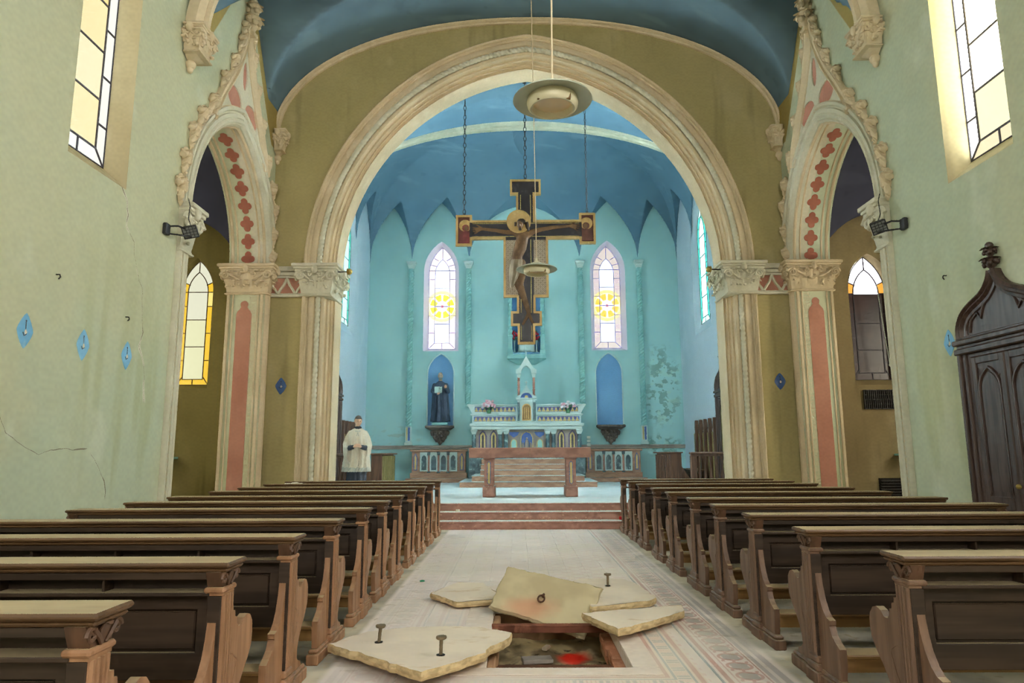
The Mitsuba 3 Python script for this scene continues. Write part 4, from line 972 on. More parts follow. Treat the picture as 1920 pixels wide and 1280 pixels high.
def pew_meshes(s, full):
    """parts of a pew on side s, standing round its post line y = 0"""
    xi, xo = s*PEW_IN, s*PEW_OUT
    A = lambda a, b: sorted((s*a, s*b))
    M = {}
    for nm, x, si in (('in', xi, s), ('out', xo, -s)):
        poly = sg.Polygon(END)
        x0, x1 = sorted((x+si*0.022, x+si*0.062))
        slab = yz(poly, x0, x1-x0)
        pl = sg.Polygon([(.02, .50), (.14, .48), (.20, .44), (.16, .34), (.10, .26), (.045, .22)])
        inlay = ext(pl.difference(pl.buffer(-0.004)), 0.003, (x+si*0.0205, 0, 0), YA, ZA, XA*si)
        M['end_'+nm] = cat([slab, inlay, yz(sg.Polygon([(.385, .575), (.40, .56), (.40, .5), (.385, .47)]), x0+.004, x1-x0-.008)])
        M['post_'+nm] = cat([groove(x, -0.062, 0.048, 0.17, 0.81, si), box(*sorted((x-si*.012, x+si*.085)), -.085, .07, .803, .828, .008), box(*sorted((x-si*.004, x+si*.078)), -.07, .055, .79, .803)])
        M['post_back_'+nm] = box(*sorted((x+si*.004, x+si*.07)), -.07, -.0615, .17, .79, .003)  # dark plate: shade on the back of the post, put in as darker wood
        M['capital_'+nm] = scroll_capital(x, si)
        M['plinth_'+nm] = cat([box(*sorted((x+si*.0, x+si*.085)), -.385, .365, 0, .07, .006), box(*sorted((x+si*.008, x+si*.076)), -.37, .35, .07, .098, .01),
                               box(*sorted((x-si*.018, x+si*.09)), -.1, .085, 0, .075, .006), box(*sorted((x-si*.010, x+si*.085)), -.085, .07, .075, .12, .01), box(*sorted((x-si*.004, x+si*.08)), -.075, .06, .12, .17, .012)])
    a, b = A(PEW_IN-0.035, PEW_OUT+0.035)
    M['ledge'] = cat([box(a, b, -.10, .125, .918, .942, .009), box(a+.012, b-.012, -.085, .11, .898, .918, .008)])
    a, b = A(PEW_IN+0.06, PEW_OUT-0.06)
    M['shelf'] = box(a, b, -.078, .06, .788, .806, .004)
    M['apron'] = cat([box(a, b, -.072, -.05, .862, .898, .004)])
    if full:
        n = 4; st = 0.085; W = (b-a)
        bk = [box(a, b, .03, .05, .40, .898), box(a, b, .0, .03, .715, .788, .003), box(a, b, .0, .03, .40, .52, .003)]
        for i in range(n+1):
            x = a+(W-st)*i/n; bk.append(box(x, x+st, .0005, .0295, .40, .79, .003))
        for i in range(1, 5): bk.append(box(a+W*i/5-.006, a+W*i/5+.006, -.05, .03, .806, .862))
        M['back'] = cat(bk)
        for i in range(n):
            x0 = a+(W-st)*i/n+st; x1 = a+(W-st)*(i+1)/n
            M[f'panel_{i}'] = box(x0+.012, x1-.012, .014, .031, .532, .703, .006)
        M['seat'] = cat([box(a, b, .03, .37, .405, .43, .008), box(a, b, .315, .335, .35, .405)])
    else:
        M['stretcher'] = box(a, b, -.0, .02, .18, .25, .004)
    M['kneeler'] = cat([box(a, b, -.35, -.19, .225, .25, .007), box(a, b, -.335, -.32, .15, .225)])
    return M
PEWM = {}
for s in (-1, 1):
    for full in (True, False):
        PEWM[s, full] = {k: v for k, v in pew_meshes(s, full).items()}
def pew_mat(k, s):
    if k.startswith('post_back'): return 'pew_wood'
    if k.startswith(('end', 'post')): return 'pew_end' if s < 0 else 'pew_end_shaded'
    if k.startswith('capital'): return 'pew_carve'
    if k.startswith('plinth'): return 'pew_end' if s < 0 else 'pew_end_shaded'
    if k == 'ledge': return 'pew_top'
    if k in ('seat', 'kneeler'): return 'pew_seat'
    return 'pew_wood'
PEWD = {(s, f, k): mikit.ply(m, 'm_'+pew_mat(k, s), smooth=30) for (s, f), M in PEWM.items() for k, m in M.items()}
LEFT_Y = [2.38, 3.39, 4.36, 5.36, 6.40, 7.32, 8.21, 9.30, 10.25, 11.28, 12.31]
RIGHT_Y = [3.51, 4.64, 5.69, 6.67, 7.58, 8.66, 9.61, 10.76, 11.67, 12.60]
ORD = ['first', 'second', 'third', 'fourth', 'fifth', 'sixth', 'seventh', 'eighth', 'ninth', 'tenth', 'eleventh']
for s, ys, side in ((-1, LEFT_Y, 'left'), (1, RIGHT_Y, 'right')):
    for i, y in enumerate(ys):
        full = i < len(ys)-1
        lab = (f'dark wooden pew with carved end, {ORD[i]} from the camera in the {side} row' if full else f'open wooden kneeling desk at the front of the {side} pew row by the steps')
        g = top('pew', lab, 'pew', f'{side} row of pews')
        dy = 0.012*(rng.random()-.5); r = 0.006*(rng.random()-.5)
        Mx = shift(0, y, 0) @ shift(s*3, 0, 0) @ rotz(r) @ shift(-s*3, 0, 0)
        for k in PEWM[s, full]:
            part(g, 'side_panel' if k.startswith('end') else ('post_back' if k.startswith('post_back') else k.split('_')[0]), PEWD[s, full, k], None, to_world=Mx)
# woven hassock and things left on the pews
hb = lathe([(0.0, 0), (.06, 0), (.075, .02), (.085, .1), (.08, .115), (.0, .12)], (-1.98, 3.86, 0.30), 18)
# ================================================================== doors
def door(o, ex, en, w, hl, tip, label, mode='closed', panel_mat='door_wood', z0=0.0, n=1):
    key = top(f'door_{n}', label, 'door', kind='structure')
    o = np.array(o, float); ex = np.array(ex, float); en = np.array(en, float); hw = w/2
    def B(u0, u1, z0_, z1, d0, d1, b=0.006):
        m = box(u0, u1, z0_, z1, d0, d1, b); v = m.vertices
        m.vertices = o+v[:, :1]*ex+v[:, 1:2]*ZA+v[:, 2:]*en
        if np.dot(np.cross(ex, ZA), en) < 0: m.invert()
        return m
    fr = []
    for k, (a, d) in enumerate(((0.0, .10), (.07, .075), (.12, .05))):
        for sg_ in (-1, 1): fr.append(B(*sorted((sg_*(hw-a), sg_*(hw-a-0.06))), z0, z0+hl-.12, 0, d, .01))
    fr += [B(-hw-.02, hw+.02, z0+hl-.13, z0+hl-.06, 0, .12, .012), B(-hw, hw, z0+hl-.06, z0+hl-.02, 0, .09, .008), B(-hw-.03, hw+.03, z0+hl-.02, z0+hl+.045, 0, .13, .014), B(-hw+.01, hw-.01, z0+hl+.045, z0+hl+.075, 0, .10, .008),
           B(-hw+.17, hw-.17, z0+hl-.18, z0+hl-.13, 0, .06, .008)]
    part(key, 'frame', cat(fr), 'door_wood')
    # ogee pediment
    zc = z0+hl+0.06; H = tip-0.36-zc
    prof = np.array([(-1, 0), (-1, .16), (-.96, .3), (-.86, .45), (-.7, .57), (-.5, .66), (-.32, .74), (-.2, .84), (-.125, .95), (-.085, 1.06)])
    from scipy.interpolate import CubicSpline
    q = CubicSpline(np.linspace(0, 1, len(prof)), prof)(np.linspace(0, 1, 26))
    lp = [o+ex*(x*hw*0.98)+ZA*(zc+z*H)+en*0.0 for x, z in q]; rp = [o+ex*(-x*hw*0.98)+ZA*(zc+z*H) for x, z in q]
    PP = [(0.0, 0), (0.0, .09), (-.03, .11), (-.05, .08), (-.075, .09), (-.1, .055), (-.13, .05), (-.145, .02), (-.145, 0)]
    for P_, hint in ((lp, -99), (rp, 99)):
        part(key, 'pediment_moulding', open_sweep(P_, PP, en, o+ex*hint), 'door_wood', smooth=35)
    fld = sg.Polygon([(x*hw*.98, zc+z*H) for x, z in q]+[(-x*hw*.98, zc+z*H) for x, z in q[::-1]])
    part(key, 'pediment_panel', ext(fld, 0.03, o, ex, ZA, en), 'door_wood')
    cusp = []
    for sg_ in (-1, 1):
        c = [(sg_*hw*.72, zc+.06), (sg_*hw*.66, zc+.2), (sg_*hw*.5, zc+.27), (sg_*hw*.42, zc+.2), (sg_*hw*.36, zc+.3), (sg_*hw*.2, zc+.45*1), (sg_*hw*.06, zc+H*.86)]
        cusp.append(tube([o+ex*u+ZA*v+en*.035 for u, v in c], 0.018, 6))
    part(key, 'cusping', cat(cusp), 'door_wood', smooth=True)
    fm = put(finial_mesh(), frame(o+ZA*(zc+H*1.0)+en*0.06, ex*.62, -en*.62, ZA*((tip-zc-H)/0.66)))
    part(key, 'finial', fm, 'door_wood', smooth=50)
    # leaves
    wi = hw-.18
    for sg_ in (-1, 1):
        if mode == 'ajar' and sg_ == (1 if ex[1] < 0 else -1): continue
        u0, u1 = sorted((sg_*0.008, sg_*wi)); lf = [B(u0, u1, z0+.02, z0+hl-.18, .0, .03)]
        st = 0.075
        lf += [B(u0, u0+st, z0+.02, z0+hl-.18, .03, .05), B(u1-st, u1, z0+.02, z0+hl-.18, .03, .05), B(u0+st, u1-st, z0+.02, z0+.22, .03, .05), B(u0+st, u1-st, z0+.78, z0+.92, .03, .05), B(u0+st, u1-st, z0+hl-.26, z0+hl-.18, .03, .05)]
        pk = part(key, 'leaf', cat(lf), 'door_wood')
        cx = (u0+u1)/2; pw = (u1-u0)/2-st-.015
        zt = z0+hl-.32
        a = arch_pts(pw, pw*1.5, 10)+[cx, zt-pw*1.5]
        pth = [o+en*.03+ex*(cx-pw)+ZA*(z0+.95)]+[o+en*.03+ex*x+ZA*z for x, z in a]+[o+en*.03+ex*(cx+pw)+ZA*(z0+.95)]
        part(key, 'tracery', sweep(pth, [(-.015, 0), (-.01, .025), (.01, .025), (.015, 0)], en), 'door_wood', smooth=35)
        pan = arch_poly(cx, pw-.035, z0+.98, zt-pw*1.5, (pw-.035)*1.5)
        part(key, 'arched_panel', ext(pan, 0.012, o+en*.029, ex, ZA, en), panel_mat)
        part(key, 'lower_panel', B(u0+st+.03, u1-st-.03, z0+.26, z0+.74, .029, .045), panel_mat)
        for sg2 in (-1, 1):
            sp = [o+en*.03+ex*(cx+sg2*pw)+ZA*(zt-pw*.55), o+en*.03+ex*(cx+sg2*pw*.55)+ZA*(zt-pw*.62), o+en*.03+ex*(cx+sg2*pw*.62)+ZA*(zt-pw*1.1)]
            part(key, 'cusp', tube(sp, 0.012, 6), 'door_wood')
    if mode == 'closed':
        part(key, 'cover_strip', B(-.022, .022, z0+.02, z0+hl-.18, .03, .065, .01), 'door_wood')
        part(key, 'knob', ball(o+ex*.05+ZA*(z0+1.05)+en*.085, .028, 2), 'brass', smooth=True)
    return key
door((WX, 7.55, 0), -YA, -XA, 1.45, 2.70, 3.78, 'dark carved gothic double door in the right nave wall', n=1)
door((-CX, 19.2, 0), YA, XA, 1.5, 2.62, 4.22, 'carved gothic door with pale panels in the left chancel wall', panel_mat='stall_panel', z0=PZ, n=2)
door((CX, 18.65, 0), -YA, -XA, 1.5, 2.62, 4.2, 'carved gothic door standing open onto a white room in the right chancel wall', mode='ajar', panel_mat='stall_panel', z0=PZ, n=3)
# ================================================================== broken slabs over the burial vault
def rough_slab(name, top_pts, thick, mtl, label, seed, chip=0.012, bottom=None):
    """a broken marble slab: polygon of 3-D top corners, ragged edges"""
    r = np.random.default_rng(seed); P = np.array(top_pts, float); n = len(P); ring_ = []
    for i in range(n):
        a, b = P[i], P[(i+1) % n]; k = max(2, int(np.linalg.norm(b-a)/0.05))
        for j in range(k):
            q = a+(b-a)*j/k
            if j: q = q+np.array([r.normal()*chip, r.normal()*chip, 0])*0.6
            ring_.append(q)
    R0 = np.array(ring_); m = len(R0); c = R0.mean(0)
    u, s_, vt_ = np.linalg.svd(P-P.mean(0)); nn = vt_[2]; nn = nn*np.sign(nn[2])
    if bottom is not None: nn = np.array(bottom, float); nn /= np.linalg.norm(nn)
    mid = R0-nn*thick*0.5+(R0-c)/np.linalg.norm(R0-c, axis=1, keepdims=True)*(0.004+0.012*r.random((m, 1)))
    bot = R0-nn*thick+(R0-c)*(-0.01+0.02*r.random((m, 1)))
    v = np.vstack([R0, mid, bot])
    f = []
    for i in range(m):
        j = (i+1) % m
        f += [(i, m+i, m+j), (i, m+j, j), (m+i, 2*m+i, 2*m+j), (m+i, 2*m+j, m+j)]
    e1 = np.cross(nn, [0.3, 1, 0.1]); e1 /= np.linalg.norm(e1); e2 = np.cross(nn, e1)
    pl = sg.Polygon(np.stack([(R0-c)@e1, (R0-c)@e2], 1)).buffer(0)
    if pl.geom_type != 'Polygon': pl = max(pl.geoms, key=lambda q: q.area)
    vv, ff = trimesh.creation.triangulate_polygon(pl, engine='earcut'); vv = np.array(vv)
    tp = trimesh.Trimesh(c+vv[:, :1]*e1+vv[:, 1:]*e2, ff, process=False); bt = tp.copy(); bt.apply_translation(-nn*thick)
    side_ = trimesh.Trimesh(v, f, process=False)
    return single(name, cat([tp, bt, side_]), mtl, label, 'stone slab') if label else cat([tp, bt, side_])
def slab_thing(pts, thick, mtl, label, seed, bolts=(), bottom=None):
    g = top('broken_slab', label, 'stone slab')
    part(g, 'stone', rough_slab(None, pts, thick, mtl, None, seed, bottom=bottom), mtl)
    for (x, y, z, tilt) in bolts:
        sh = tube([(x, y, z-0.01), (x+tilt[0]*.1, y+tilt[1]*.1, z+0.105)], [.011, .0125], 10)
        hd = put(lathe([(0, 0), (.03, 0), (.036, .006), (.035, .018), (.0, .022)], (0, 0, 0), 18), shift(x+tilt[0]*.1, y+tilt[1]*.1, z+.102))
        ho = put(lathe([(.0, 0), (.028, 0), (.03, .004), (.0, .005)], (0, 0, 0), 14), shift(x, y, z+.001))
        k = part(g, 'bolt', cat([sh, hd]), 'bolt', smooth=30, label='rusty lifting bolt with flat head')
        part(g, 'bolt_socket', ho, 'iron')
    return g
Zs = lambda x, y: 0.135-0.055*(y-4.4)/1.3
Lp = [(-1.60, 5.13), (-1.41, 5.52), (-1.12, 5.68), (-0.80, 5.72), (-0.57, 5.69), (-0.30, 5.47), (-0.32, 5.30), (-0.38, 5.16), (-0.46, 4.98), (-0.47, 4.86), (-0.84, 4.39)]
slab_thing([(x, y, Zs(x, y)) for x, y in Lp], 0.055, 'slab', 'large broken marble slab with two bolts, left of the opening', 3, [(-1.25, 5.16, Zs(0, 5.16), (.12, 0)), (-0.765, 4.79, Zs(0, 4.79), (0.03, 0))])
slab_thing([(-1.11, 7.03, .075), (-0.82, 6.64, .07), (-0.66, 6.68, .07), (-0.50, 6.72, .075), (-0.44, 6.95, .09), (-0.62, 7.5, .08), (-0.9, 7.55, .08)], 0.05, 'slab', 'flat broken marble slab behind the tilted slab, on its left', 5)
slab_thing([(-0.50, 6.36, .10), (0.31, 6.12, -.10), (0.52, 6.54, .21), (-0.345, 6.74, .365)], 0.045, 'slab_under', 'tilted stone slab with an iron ring leaning out of the opening', 8)
g = 'broken_slab_002'
part(g, 'ring', cat([trimesh.creation.torus(major_radius=.03, minor_radius=.008, major_sections=20, minor_sections=8)]), 'rust_dark', smooth=True, label='rusty iron lifting ring',
     to_world=frame((-0.045, 6.36, 0.155), np.array([0.95, 0, .3]), np.array([-.2, .55, .8]), np.array([-.2, -.85, .5])))
part(g, 'ring_shank', tube([(-0.03, 6.44, .16), (-0.02, 6.39, .185), (-.03, 6.37, .165)], .011, 8), 'rust_dark', smooth=True)
slab_thing([(0.315, 7.36, .12), (0.40, 7.55, .11), (0.86, 7.62, .1), (0.97, 7.40, .095), (1.05, 6.75, .085), (0.98, 6.62, .085), (0.62, 6.42, .09), (0.40, 6.28, .10)], 0.055, 'slab', 'square marble slab with one bolt, back right of the opening', 11, [(0.655, 7.2, .105, (.02, 0))])
slab_thing([(0.285, 6.0, .115), (0.62, 6.16, .10), (1.21, 6.40, .09), (1.19, 6.26, .09), (1.16, 6.14, .09), (0.80, 5.72, .11), (0.505, 5.45, .12), (0.43, 5.62, .12)], 0.055, 'slab', 'wedge shaped broken marble slab lying right of the opening', 13)
single('iron_beam', cat([box(-0.53, 0.56, 6.02, 6.10, -0.004, 0.008, .002), box(-0.53, 0.56, 6.02, 6.03, -0.05, -0.004, .002)]), 'rust', 'rusty iron angle bar lying across the opening in the floor', 'beam')
for i, (x, y, z, a, b, c, lab) in enumerate([(-0.09, 6.2, -.33, .26, .13, .035, 'pale broken tile lying on the rubble in the vault'), (0.0, 6.5, -.31, .1, .05, .03, 'small pale stone chip behind the tile in the vault')]):
    m = box(-a/2, a/2, -b/2, b/2, 0, c, .006); single('stone_fragment', put(m, shift(x, y, z) @ rotz(0.15+i)), 'grey_stone' if i == 0 else 'chip', lab, 'fragment')
single('plank', put(box(-.45, .45, -.07, .07, 0, .04, .004), shift(0.02, 6.0, -.385) @ rotz(0.03)), 'pit_wall', 'dirty plank lying across the rubble in the vault', 'plank')
for i in range(2):
    single('iron_rod', tube([(PIT[0]-.01, 5.25+.14*i, -.10-.035*i), (PIT[1]+.01, 5.245+.14*i, -.10-.035*i)], .014 if i == 0 else .02, 8), 'rust_dark', ['thin rusty rod across the front of the vault', 'thick rusty rod across the front of the vault'][i], 'rod')
# ================================================================== steps
g = top('chancel_steps', 'three red marble steps up to the chancel', 'steps')
for i, (y, z) in enumerate(((13.2, .15), (13.5, .295), (13.8, .44))):
    k = part(g, 'step', box(-3.93, 3.93, y, 14.1 if i == 2 else y+.45, z-.149 if i == 0 else z-.146, z-.03), 'red_marble')
    part(k, 'tread', box(-3.93, 3.93, y-.025, 14.1 if i == 2 else y+.4, z-.03, z, .008), 'red_marble')
g = top('altar_steps', 'five marble steps rising to the high altar', 'steps')
HWS = [1.95, 1.62, 1.39, 1.39, 1.39]
for i in range(5):
    y, z = 19.7+.3*i, 0.60+.157*i
    k = part(g, 'step', box(-HWS[i]+.06, HWS[i]+.06, y, 22.04 if i < 2 else 22.85, z-.158, z-.014), 'brown_marble')
    part(k, 'tread', box(-HWS[i]+.04, HWS[i]+.08, y-.02, 22.04 if i < 2 else 22.85, z-.014, z, .005), 'platform')
# small litter
single('red_candle_cup', cat([lathe([(0, 0), (.028, 0), (.034, .03), (.03, .06), (.0, .06)], (1.72, 13.42, .152), 14), ball((1.75, 13.42, .2), .022, 1)]), 'red_wax', 'small red votive cup on the lowest chancel step at right', 'votive cup', smooth=40)
single('candle_stub', lathe([(0, 0), (.04, 0), (.04, .035), (.0, .04)], (-1.42, 13.68, .297), 14), 'paper', 'pale candle stub on the second chancel step at left', 'candle')
single('green_scrap', ball((-1.33, 8.02, .012), .022, 1, (1.4, 1, .5)), 'green_scrap', 'tiny green scrap on the tile floor left of the carpet', 'litter')
single('loose_sheet', put(cat([box(-.14, .14, -.1, .1, 0, .006), ball((0.02, 0, .012), .03, 1, (2, 1, .4))]), shift(-3.9, 11.33, .945) @ rotz(.3)), 'paper', 'crumpled paper on the ledge of a left pew near the front', 'paper')
single('hassock', hb, 'straw', 'small straw basket on the kneeler behind the second left pew', 'basket', smooth=40)
# ================================================================== figures
def robe(prof, folds=9, amp=0.08, sides=72, seed=1, close=True):
    """a draped body: rows (z, rx, ry, cx, cy, fold strength)"""
    r = np.random.default_rng(seed); ang = np.arange(sides)*2*PI/sides; ph = r.random(4)*6
    f = 0.55*np.sin(folds*ang+ph[0])+0.3*np.sin((folds*2-1)*ang+ph[1])+0.25*np.sin((folds+3)*ang+ph[2])
    f = np.sign(f)*np.abs(f)**0.8
    pr = np.array(prof, float); zz = np.linspace(0, len(pr)-1, len(pr)*5)
    P = np.stack([np.interp(zz, np.arange(len(pr)), pr[:, i]) for i in range(6)], 1); rows = []
    for k, (z, rx, ry, cx, cy, fs) in enumerate(P):
        q = 1+amp*fs*f; tw = 0.12*math.sin(k*0.21)
        rows.append(np.stack([cx+rx*q*np.cos(ang+tw*fs), cy+ry*q*np.sin(ang+tw*fs), np.full(sides, z)], 1))
    v = np.vstack(rows); m = trimesh.Trimesh(v, grid_faces(len(P), sides, True), process=False)
    if close:
        n = len(v); v = np.vstack([v, rows[0].mean(0), rows[-1].mean(0)]); b = (len(P)-1)*sides
        F = list(map(tuple, m.faces))+[(n, (j+1) % sides, j) for j in range(sides)]+[(n+1, b+j, b+(j+1) % sides) for j in range(sides)]
        m = trimesh.Trimesh(v, F, process=False)
    return m
def sph(r, c): return m3d.Manifold.sphere(r, 14).translate([float(x) for x in c])
def bones(chains, res=0.012, smooth=8):
    """hulls of joint spheres joined to one skin: chains of (x, y, z, r)"""
    parts_ = []
    for ch in chains:
        for a, b in zip(ch[:-1], ch[1:]): parts_.append(m3d.Manifold.batch_hull([sph(a[3], a[:3]), sph(b[3], b[:3])]))
    u = m3d.Manifold.batch_boolean(parts_, m3d.OpType.Add).refine_to_length(res).to_mesh()
    m = trimesh.Trimesh(np.array(u.vert_properties[:, :3]), np.array(u.tri_verts), process=True)
    if smooth: trimesh.smoothing.filter_taubin(m, iterations=smooth)
    return m
def hand_chains(w, d, up, side, size=0.18, curl=0.5):
    """wrist w, direction d of the fingers, up = back of the hand, side = thumb side"""
    w, d, up, side = (np.array(q, float) for q in (w, d, up, side)); s = size/0.18
    P = lambda a, b, c, r: tuple(w+d*a*s+side*b*s+up*c*s)+(r*s,)
    ch = [[P(0, 0, 0, .026), P(.05, .018, 0, .024), P(.085, .03, 0, .014)], [P(0, 0, 0, .026), P(.05, -.018, 0, .022), P(.08, -.03, 0, .013)], [P(.05, .018, 0, .022), P(.05, -.018, 0, .022)]]
    for k, (b, L) in enumerate(((.03, .068), (.010, .076), (-.010, .072), (-.029, .056))):
        c1, c2 = -0.3*curl, -0.9*curl
        ch.append([P(.078, b, 0, .0105), P(.078+L*.5, b*1.1, c1*L, .0095), P(.078+L*(.5+.42*(1-.4*curl)), b*1.12, c2*L, .008)])
    ch.append([P(.015, .02, 0, .016), P(.05, .055, -.012, .0115), P(.085, .06, -.03, .0095)])
    return ch
def head_mesh(c, r, yaw=0.0, pitch=0.0):
    m = trimesh.creation.icosphere(subdivisions=5, radius=1.0); v = m.vertices.copy()
    x, y, z = v.T; fx = np.clip(-y, 0, 1)
    sc = np.stack([x*0.74*(1-0.22*np.clip(-z-0.1, 0, 1)), y*0.92, z*1.1], 1)
    g = lambda u0, w0, s_: np.exp(-(((x-u0)/s_)**2+((z-w0)/s_)**2))
    d = fx*(0.20*np.exp(-((x/0.09)**2+((z+0.13)/0.17)**2))+0.1*np.exp(-((x/0.075)**2+((z+.22)/.07)**2))-0.10*(g(.27, .06, .15)+g(-.27, .06, .15))+0.05*(g(.27, .2, .14)+g(-.27, .2, .14))+0.06*np.exp(-((x/0.2)**2+((z+.5)/.06)**2))-0.05*np.exp(-((x/0.22)**2+((z+.57)/.03)**2))+0.06*np.exp(-((x/0.2)**2+((z+.66)/.07)**2))+0.09*np.exp(-((x/.22)**2+((z+.88)/.13)**2)))
    sc[:, 1] -= d
    m.vertices = sc*r
    ears = [ball((sx*0.75*r, 0.08*r, -0.05*r), 0.2*r, 2, (.35, .7, 1.1)) for sx in (-1, 1)]
    neck = tube([(0, 0.1*r, -0.75*r), (0, 0.2*r, -1.75*r)], [0.47*r, 0.56*r], 18)
    M = shift(*c) @ rotz(yaw) @ np.array([[1, 0, 0, 0], [0, math.cos(pitch), -math.sin(pitch), 0], [0, math.sin(pitch), math.cos(pitch), 0], [0, 0, 0, 1.0]])
    eyes = cat([ball((sx*.26*r, -.80*r, .06*r), .10*r, 2, (1.2, .5, .55)) for sx in (-1, 1)]+[tube([(sx*.14*r, -.85*r, .21*r), (sx*.28*r, -.84*r, .25*r), (sx*.42*r, -.72*r, .2*r)], .028*r, 6) for sx in (-1, 1)])
    lips = tube([(-.17*r, -.80*r, -.60*r), (0, -.87*r, -.585*r), (.17*r, -.80*r, -.60*r)], [.02*r, .045*r, .02*r], 6)
    h = trimesh.creation.icosphere(subdivisions=4, radius=1.0); hv = h.vertices
    keep = np.where((hv[:, 2] > 0.42-0.75*np.clip(hv[:, 1]+0.35, 0, 1)))[0]
    hv2 = hv*np.array([0.80, 0.99, 1.17])*r*(1+0.03*meshkit.noise(hv*9, 2)[:, None]); ok = np.zeros(len(hv), bool); ok[keep] = True
    hair = trimesh.Trimesh(hv2+[0, .02*r, .02*r], h.faces[ok[h.faces].all(1)], process=False)
    return put(cat([m]+ears), M), put(neck, M), put(eyes, M), put(lips, M), put(hair, M)
# ---- the standing statue in a white surplice
SX, SY, SZ = -4.05, 16.4, PZ
g = top('statue', 'painted statue of a young man in white surplice standing left of the chancel steps', 'statue')
def sp(m): return put(m, shift(SX, SY, SZ) @ rotz(0.22))
part(g, 'plinth', sp(cat([box(-.3, .3, -.26, .26, 0, .07, .01), box(-.27, .27, -.23, .23, .07, .12, .01)])), 'grey_stone')
part(g, 'cassock', sp(robe([(.12, .235, .19, 0, 0, 1), (.35, .225, .18, 0, 0, 1), (.7, .22, .17, 0, 0, .8), (1.1, .2, .15, 0, 0, .3), (1.5, .12, .1, 0, .0, 0), (1.62, .062, .062, 0, .02, 0)], 9, .07, seed=2)), 'cassock', smooth=True)
part(g, 'surplice', sp(robe([(.64, .285, .225, 0, 0, 1.2), (.8, .275, .215, 0, 0, 1.1), (1.05, .25, .19, 0, 0, .9), (1.3, .235, .165, 0, 0, .5), (1.45, .215, .135, 0, .01, .3), (1.53, .15, .11, 0, .02, .1), (1.57, .085, .08, 0, .02, 0)], 13, .2, seed=5, close=False)), 'cloth_white', smooth=True)
part(g, 'lace_hem', sp(robe([(.55, .292, .232, 0, 0, 1.25), (.66, .288, .228, 0, 0, 1.2)], 13, .2, seed=5, close=False)), 'lace', smooth=True)
def sleeve(s):
    rows = []; A = np.arange(28)*2*PI/28
    P = [(s*.15, .01, 1.49, .07, .08), (s*.205, .0, 1.36, .085, .12), (s*.25, -.04, 1.18, .09, .18), (s*.235, -.11, 1.07, .085, .30), (s*.165, -.20, 1.06, .065, .30)]
    pr = np.array(P); t = np.linspace(0, 4, 24); pr = np.stack([np.interp(t, range(5), pr[:, i]) for i in range(5)], 1)
    for k, (x, y, z, a, b) in enumerate(pr):
        w = k/23; f = 1+0.13*w*np.sin(A*6+2*s)+.07*w*np.sin(A*11)
        hang = np.where(np.sin(A) < 0, 1+1.15*w, 0.75)
        rows.append(np.stack([x+a*np.cos(A)*f*(1 if True else 1), y+0.05*np.cos(A)*w, z+b*0.5*np.sin(A)*hang*f], 1))
    v = np.vstack(rows); return trimesh.Trimesh(v, grid_faces(24, 28, True), process=False)
for s in (-1, 1): part(g, 'sleeve', sp(sleeve(s)), 'cloth_white', smooth=True)
for s in (-1, 1): part(g, 'cuff', sp(tube([(s*.2, -.18, 1.10), (s*.09, -.235, 1.125)], [.06, .05], 14)), 'cassock', smooth=True)
hc = []
for s in (-1, 1): hc += hand_chains((s*.085, -.238, 1.13), np.array([-s*.86, -.3, .35])/1.0, (0, -.75, .5), (0, .25, .9), .17, .5)
part(g, 'hands', sp(bones(hc, .008, 6)), 'skin', smooth=True)
hd, nk, ey, lp, hr = head_mesh((0, -.02, 1.735), .115, 0.25, 0.18)
part(g, 'head', sp(cat([hd, nk])), 'skin', smooth=True); part(g, 'eyes', sp(ey), 'hair_dark', smooth=True); part(g, 'lips', sp(lp), 'salmon', smooth=True); part(g, 'hair', sp(hr), 'hair', smooth=True)
part(g, 'collar', sp(put(trimesh.creation.torus(major_radius=.068, minor_radius=.018, major_sections=24, minor_sections=10), shift(0, .01, 1.59))), 'cassock', smooth=True)
part(g, 'collar_bow', sp(cat([ball((sx*.03, -.115, 1.5), .03, 2, (1.2, .5, .7)) for sx in (-1, 1)]+[tube([(0, -.12, 1.5), (sx*.02, -.15, 1.38)], .01, 6) for sx in (-1, 1)])), 'lace', smooth=True)
# ---- the dark robed statue in the niche
NX, NY, NZ = -2.88, BY-0.10, 2.325
g = top('statue', 'dark robed statue of a bald bearded saint holding an open book in the left niche', 'statue')
def sq(m): return put(m, shift(NX, NY, NZ) @ rotz(0.06))
part(g, 'plinth', sq(box(-.27, .27, -.2, .2, 0, .1, .02)), 'aqua_stone')
part(g, 'habit', sq(robe([(.1, .22, .17, 0, 0, 1.3), (.4, .2, .16, 0, 0, 1.2), (.8, .18, .145, 0, 0, .9), (1.05, .17, .14, 0, 0, .5), (1.3, .19, .13, 0, 0, .3), (1.44, .16, .11, 0, .01, .1), (1.52, .075, .075, 0, .01, 0)], 8, .17, seed=9)), 'habit', smooth=True)
def cloak():
    th = np.linspace(-0.35*PI, 1.35*PI, 50); rows = []
    for z, r1, r2 in ((.14, .30, .2), (.5, .29, .19), (.9, .275, .18), (1.15, .26, .17), (1.32, .235, .15), (1.45, .16, .12), (1.5, .1, .09)):
        f = 1+.13*np.sin(th*9+z*3)*(1.45-z)
        rows.append(np.stack([r1*np.cos(th)*f, .02+r2*np.sin(th)*f, np.full(50, z)], 1))
    return trimesh.Trimesh(np.vstack(rows), grid_faces(len(rows), 50), process=False)
part(g, 'cloak', sq(cloak()), 'habit', smooth=True)
ch = [[(-.2, -.02, 1.38, .07), (-.26, -.08, 1.16, .065), (-.12, -.2, 1.06, .05)], [(.2, -.02, 1.38, .07), (.27, -.08, 1.14, .065), (.2, -.22, 1.22, .05)]]
part(g, 'sleeves', sq(bones(ch, .02, 6)), 'habit', smooth=True)
